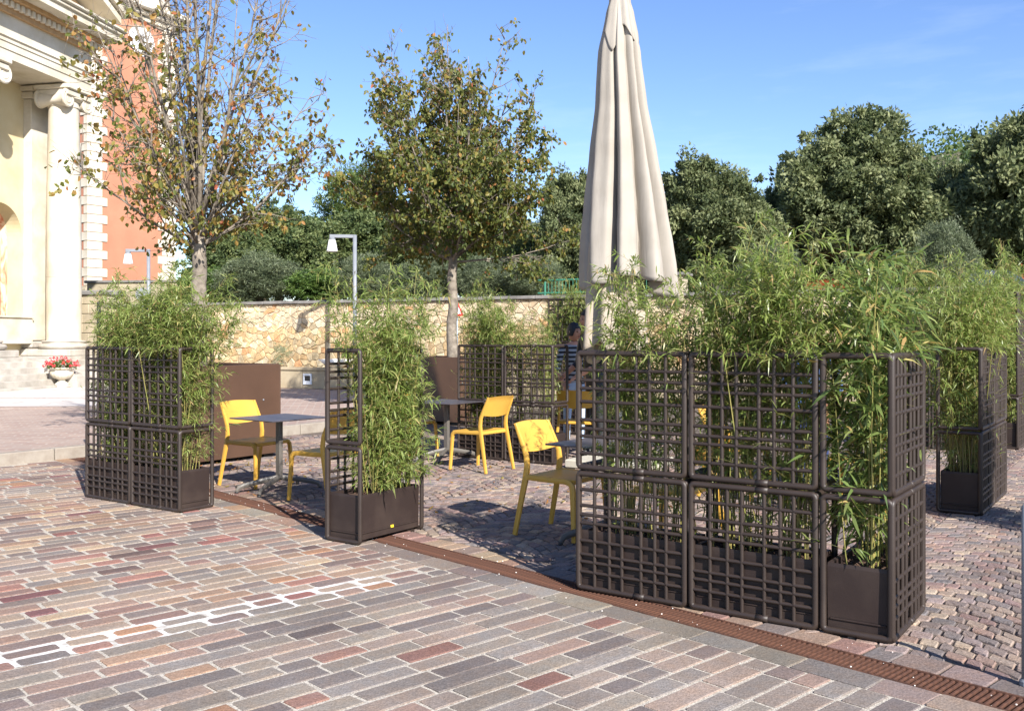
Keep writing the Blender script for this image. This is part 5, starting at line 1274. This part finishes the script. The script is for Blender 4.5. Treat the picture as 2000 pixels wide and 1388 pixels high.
for sx in (-1, 1):
    for sy in (-1, 1): p = U * (.25 * sx) + Vd * (.25 * sy); o = obj('base_slab', bs, pb, loc=(p[0], p[1], .052), rz=UA)

# ================================================================== PEOPLE
def person(loc, rz, H, shirt, trousers, shoes, label, head_turn=0.0, arm_fwd=(0.0, 0.35), lean=0.0):
    k = H / 1.80; t = thing('person', label, 'person', loc, rz)
    J = {'pelvis': (0, 0, .96, .135, .105), 'belly': (0, -lean * .25, 1.12, .125, .095), 'chest': (0, -lean * .6, 1.32, .155, .105), 'collar': (0, -lean * .85, 1.46, .085, .075), 'neck': (0, -lean, 1.54, .052, .052)}
    E = [('pelvis', 'belly'), ('belly', 'chest'), ('chest', 'collar'), ('collar', 'neck')]; hands = []
    for i, s in enumerate((-1, 1)):
        af = arm_fwd[i]; n = 'LR'[i]; ly = -lean * .75
        J['sh' + n] = (s * .175, ly, 1.43, .062, .06); J['el' + n] = (s * .245, ly + .02 - af * .12, 1.15, .043, .043); w_ = (s * (.25 - .10 * af), ly - .05 - af * .62, .93 + af * .22); J['wr' + n] = (*w_, .029, .026)
        e = Vector(J['el' + n][:3]); d = (Vector(w_) - e).normalized(); pm = Vector(w_) + d * .07; J['pa' + n] = (*pm, .036, .02); hands.append((Vector(w_), pm, d, s))
        E += [('collar', 'sh' + n), ('sh' + n, 'el' + n), ('el' + n, 'wr' + n), ('wr' + n, 'pa' + n)]
        J['hi' + n] = (s * .09, 0, .90, .092, .09); J['kn' + n] = (s * .10, -.02, .50, .058, .06); J['an' + n] = (s * .105, .02, .10, .042, .046); J['to' + n] = (s * .12, -.14, .035, .04, .03)
        E += [('pelvis', 'hi' + n), ('hi' + n, 'kn' + n), ('kn' + n, 'an' + n), ('an' + n, 'to' + n)]
    names = list(J); me = bpy.data.meshes.new('skeleton'); me.from_pydata([tuple(c * k for c in J[n][:3]) for n in names], [(names.index(a), names.index(b)) for a, b in E], [])
    so_ = bpy.data.objects.new('skeleton', me); COL.objects.link(so_); so_.modifiers.new('skin', 'SKIN'); sm = so_.modifiers.new('sub', 'SUBSURF'); sm.levels = 2; sm.render_levels = 2
    for n, v in zip(names, me.skin_vertices[0].data): v.radius = (J[n][3] * k, J[n][4] * k); v.use_root = (n == 'pelvis')
    dg = bpy.context.evaluated_depsgraph_get(); dg.update(); ev = so_.evaluated_get(dg); m2 = ev.to_mesh()
    b = MB(); vs = [v.co.copy() for v in m2.vertices]; fs = [tuple(p.vertices) for p in m2.polygons]; ev.to_mesh_clear(); bpy.data.objects.remove(so_)
    def mi(c):
        for w_, pm, d, s in hands:
            if (c / k - w_).dot(d) > -.16 and (c / k - w_).length < .28 and c.z < 1.4 * k and abs(c.x / k) > .08: return 0
        z = c.z / k; return 0 if z > 1.49 else 1 if z > .95 else 2 if z > .10 else 3
    for f in fs:
        c = sum((vs[i] for i in f), Vector()) / len(f); b.f.append(f); b.m.append(mi(c)); b.c.append(None); b.t.append(.5)
    b.v = [tuple(v) for v in vs]; b.cur = 0
    for w_, pm, d, s in hands:                                   # five fingers
        side = Vector((1, 0, 0)) - d * d.x; side = side.normalized() * -s
        for q in range(4):
            p0 = pm + side * ((q - 1.5) * .019); L = (.068, .078, .074, .058)[q]; cur = Vector((0, .35, -.2)); b.tube([x * k for x in (p0 - d * .02, p0 + d * L * .4, p0 + d * L * .75 + cur * .012, p0 + d * L + cur * .028)], [.009 * k, .0085 * k, .008 * k, .006 * k], 7)
        b.tube([x * k for x in (w_ + d * .025 + side * .022, w_ + d * .06 + side * .046, w_ + d * .095 + side * .05)], [.011 * k, .01 * k, .007 * k], 7)
    # head: shaped ellipsoid with brow, nose, chin and ears
    hc = Vector((0, -lean - .012, 1.665)); hm = Matrix.Rotation(head_turn, 3, 'Z'); nu, nv = 24, 18; V = []; F = []
    for j in range(nv + 1):
        ph = math.pi * j / nv
        for i in range(nu):
            a = 2 * math.pi * i / nu; x, y, z = math.sin(ph) * math.sin(a), -math.sin(ph) * math.cos(a), math.cos(ph)
            fx = .078 * (1 - .20 * max(0, -z) ** 1.3); fy = .098; px_, py_, pz_ = x * fx, y * fy, z * .125
            front = max(0, -y)
            py_ -= .030 * math.exp(-((x / .16) ** 2 + ((z + .12) / .16) ** 2)) * (front > .5) + .006 * math.exp(-((z - .18) / .1) ** 2) * front
            py_ += .012 * math.exp(-(((abs(x) - .38) / .16) ** 2 + ((z - .02) / .13) ** 2)) * front
            py_ -= .012 * math.exp(-((x / .4) ** 2 + ((z + .82) / .2) ** 2)) * front
            v = hm @ Vector((px_, py_, pz_)); V.append((v + hc) * k)
    for j in range(nv):
        for i in range(nu): F.append((j * nu + i, (j + 1) * nu + i, (j + 1) * nu + (i + 1) % nu, j * nu + (i + 1) % nu))
    b.add(V, F)
    for s in (-1, 1):
        e = hm @ Vector((s * .079, .012, -.005)); b.tube([(hc + e + Vector((0, 0, dz))) * k for dz in (-.03, -.015, .01, .03)], [.006 * k, .012 * k, .015 * k, .009 * k], 8, flat=(.8, 1))
    body = b.build('body', [M['skin'], shirt, trousers, shoes], t, smooth=True)
    for s in (-1, 1):
        p = (hc + hm @ Vector((s * .031, -.088, .004))) * k; MB().lathe([(0, -.006), (.011, -.004), (.013, 0), (.011, .004), (0, .006)], 10).build('eye', M['eye'], t, loc=p, smooth=True)
        p = (hc + hm @ Vector((s * .031, -.096, .028))) * k; MB().bbox((0, 0, 0), (.036, .01, .008), .003).build('eyebrow', M['hair'], t, loc=p, rz=head_turn)
    p = (hc + hm @ Vector((0, -.094, -.062))) * k; MB().bbox((0, 0, 0), (.044, .012, .014), .005).build('mouth', M['lip'], t, loc=p, rz=head_turn)
    rg = random.Random(int(H * 1000)); hb_ = MB(); V = []; F = []
    for j in range(11):
        ph = math.pi * .62 * j / 10
        for i in range(28):
            a = 2 * math.pi * i / 28; cut = 1.0 if math.cos(a) < .45 else (.62 if math.cos(a) > .7 else .8); p2 = ph * cut
            r_ = 1.10 + rg.uniform(-.03, .05); v = hm @ Vector((math.sin(p2) * math.sin(a) * .081 * r_, -math.sin(p2) * math.cos(a) * .102 * r_ + .006, math.cos(p2) * .130 * r_)); V.append((v + hc) * k)
    for j in range(10):
        for i in range(28): F.append((j * 28 + i, (j + 1) * 28 + i, (j + 1) * 28 + (i + 1) % 28, j * 28 + (i + 1) % 28))
    hb_.add(V, F).build('hair', M['hair'], t, smooth=True)
    return t
person((PX(1121, 13.4), 13.4, 0), R(10), 1.80, M['stripes'], M['denim_pale'], M['black'], 'person in a striped top and pale jeans standing left of the parasol', R(35), (.3, .6))
person((PX(1164, 12.5), 12.5, 0), R(-60), 1.97, M['black'], M['black'], M['black'], 'dark haired person looking down, half hidden by the parasol', R(-10), (.3, .4), .10)
person((PX(1583, 8.6), 8.6, 0), R(150), 1.80, M['blue_shirt'], M['navy'], M['black'], 'person in a blue shirt seen through the front screen bamboo', R(20), (.2, .3))

# ================================================================== FALLEN LEAVES
rng = random.Random(55); fl = MB()
for _ in range(420):
    a = rng.uniform(0, 6.283); r_ = abs(rng.gauss(0, 2.4)); c = (B1[0] + .9 + r_ * math.cos(a), B1[1] - .8 + r_ * math.sin(a)) if rng.random() < .6 else (rng.uniform(-1.6, 2.2), rng.uniform(8.5, 13))
    if kerb_side(c) < .15 or st(c)[1] < .15: continue
    d = Vector((rng.uniform(-1, 1), rng.uniform(-1, 1), rng.uniform(0, .3))).normalized(); s_ = d.cross(Vector((rng.uniform(-.4, .4), rng.uniform(-.4, .4), 1))).normalized()
    oval(fl, Vector((c[0], c[1], .008)), d, s_, rng.uniform(.03, .07), rng.uniform(.02, .04), rng.uniform(.55, .9))
o = fl.build('fallen_leaves', M['autumn']); struct(o, 'stuff'); tag(o, 'small yellow fallen leaves scattered over the plaza setts', 'leaves')
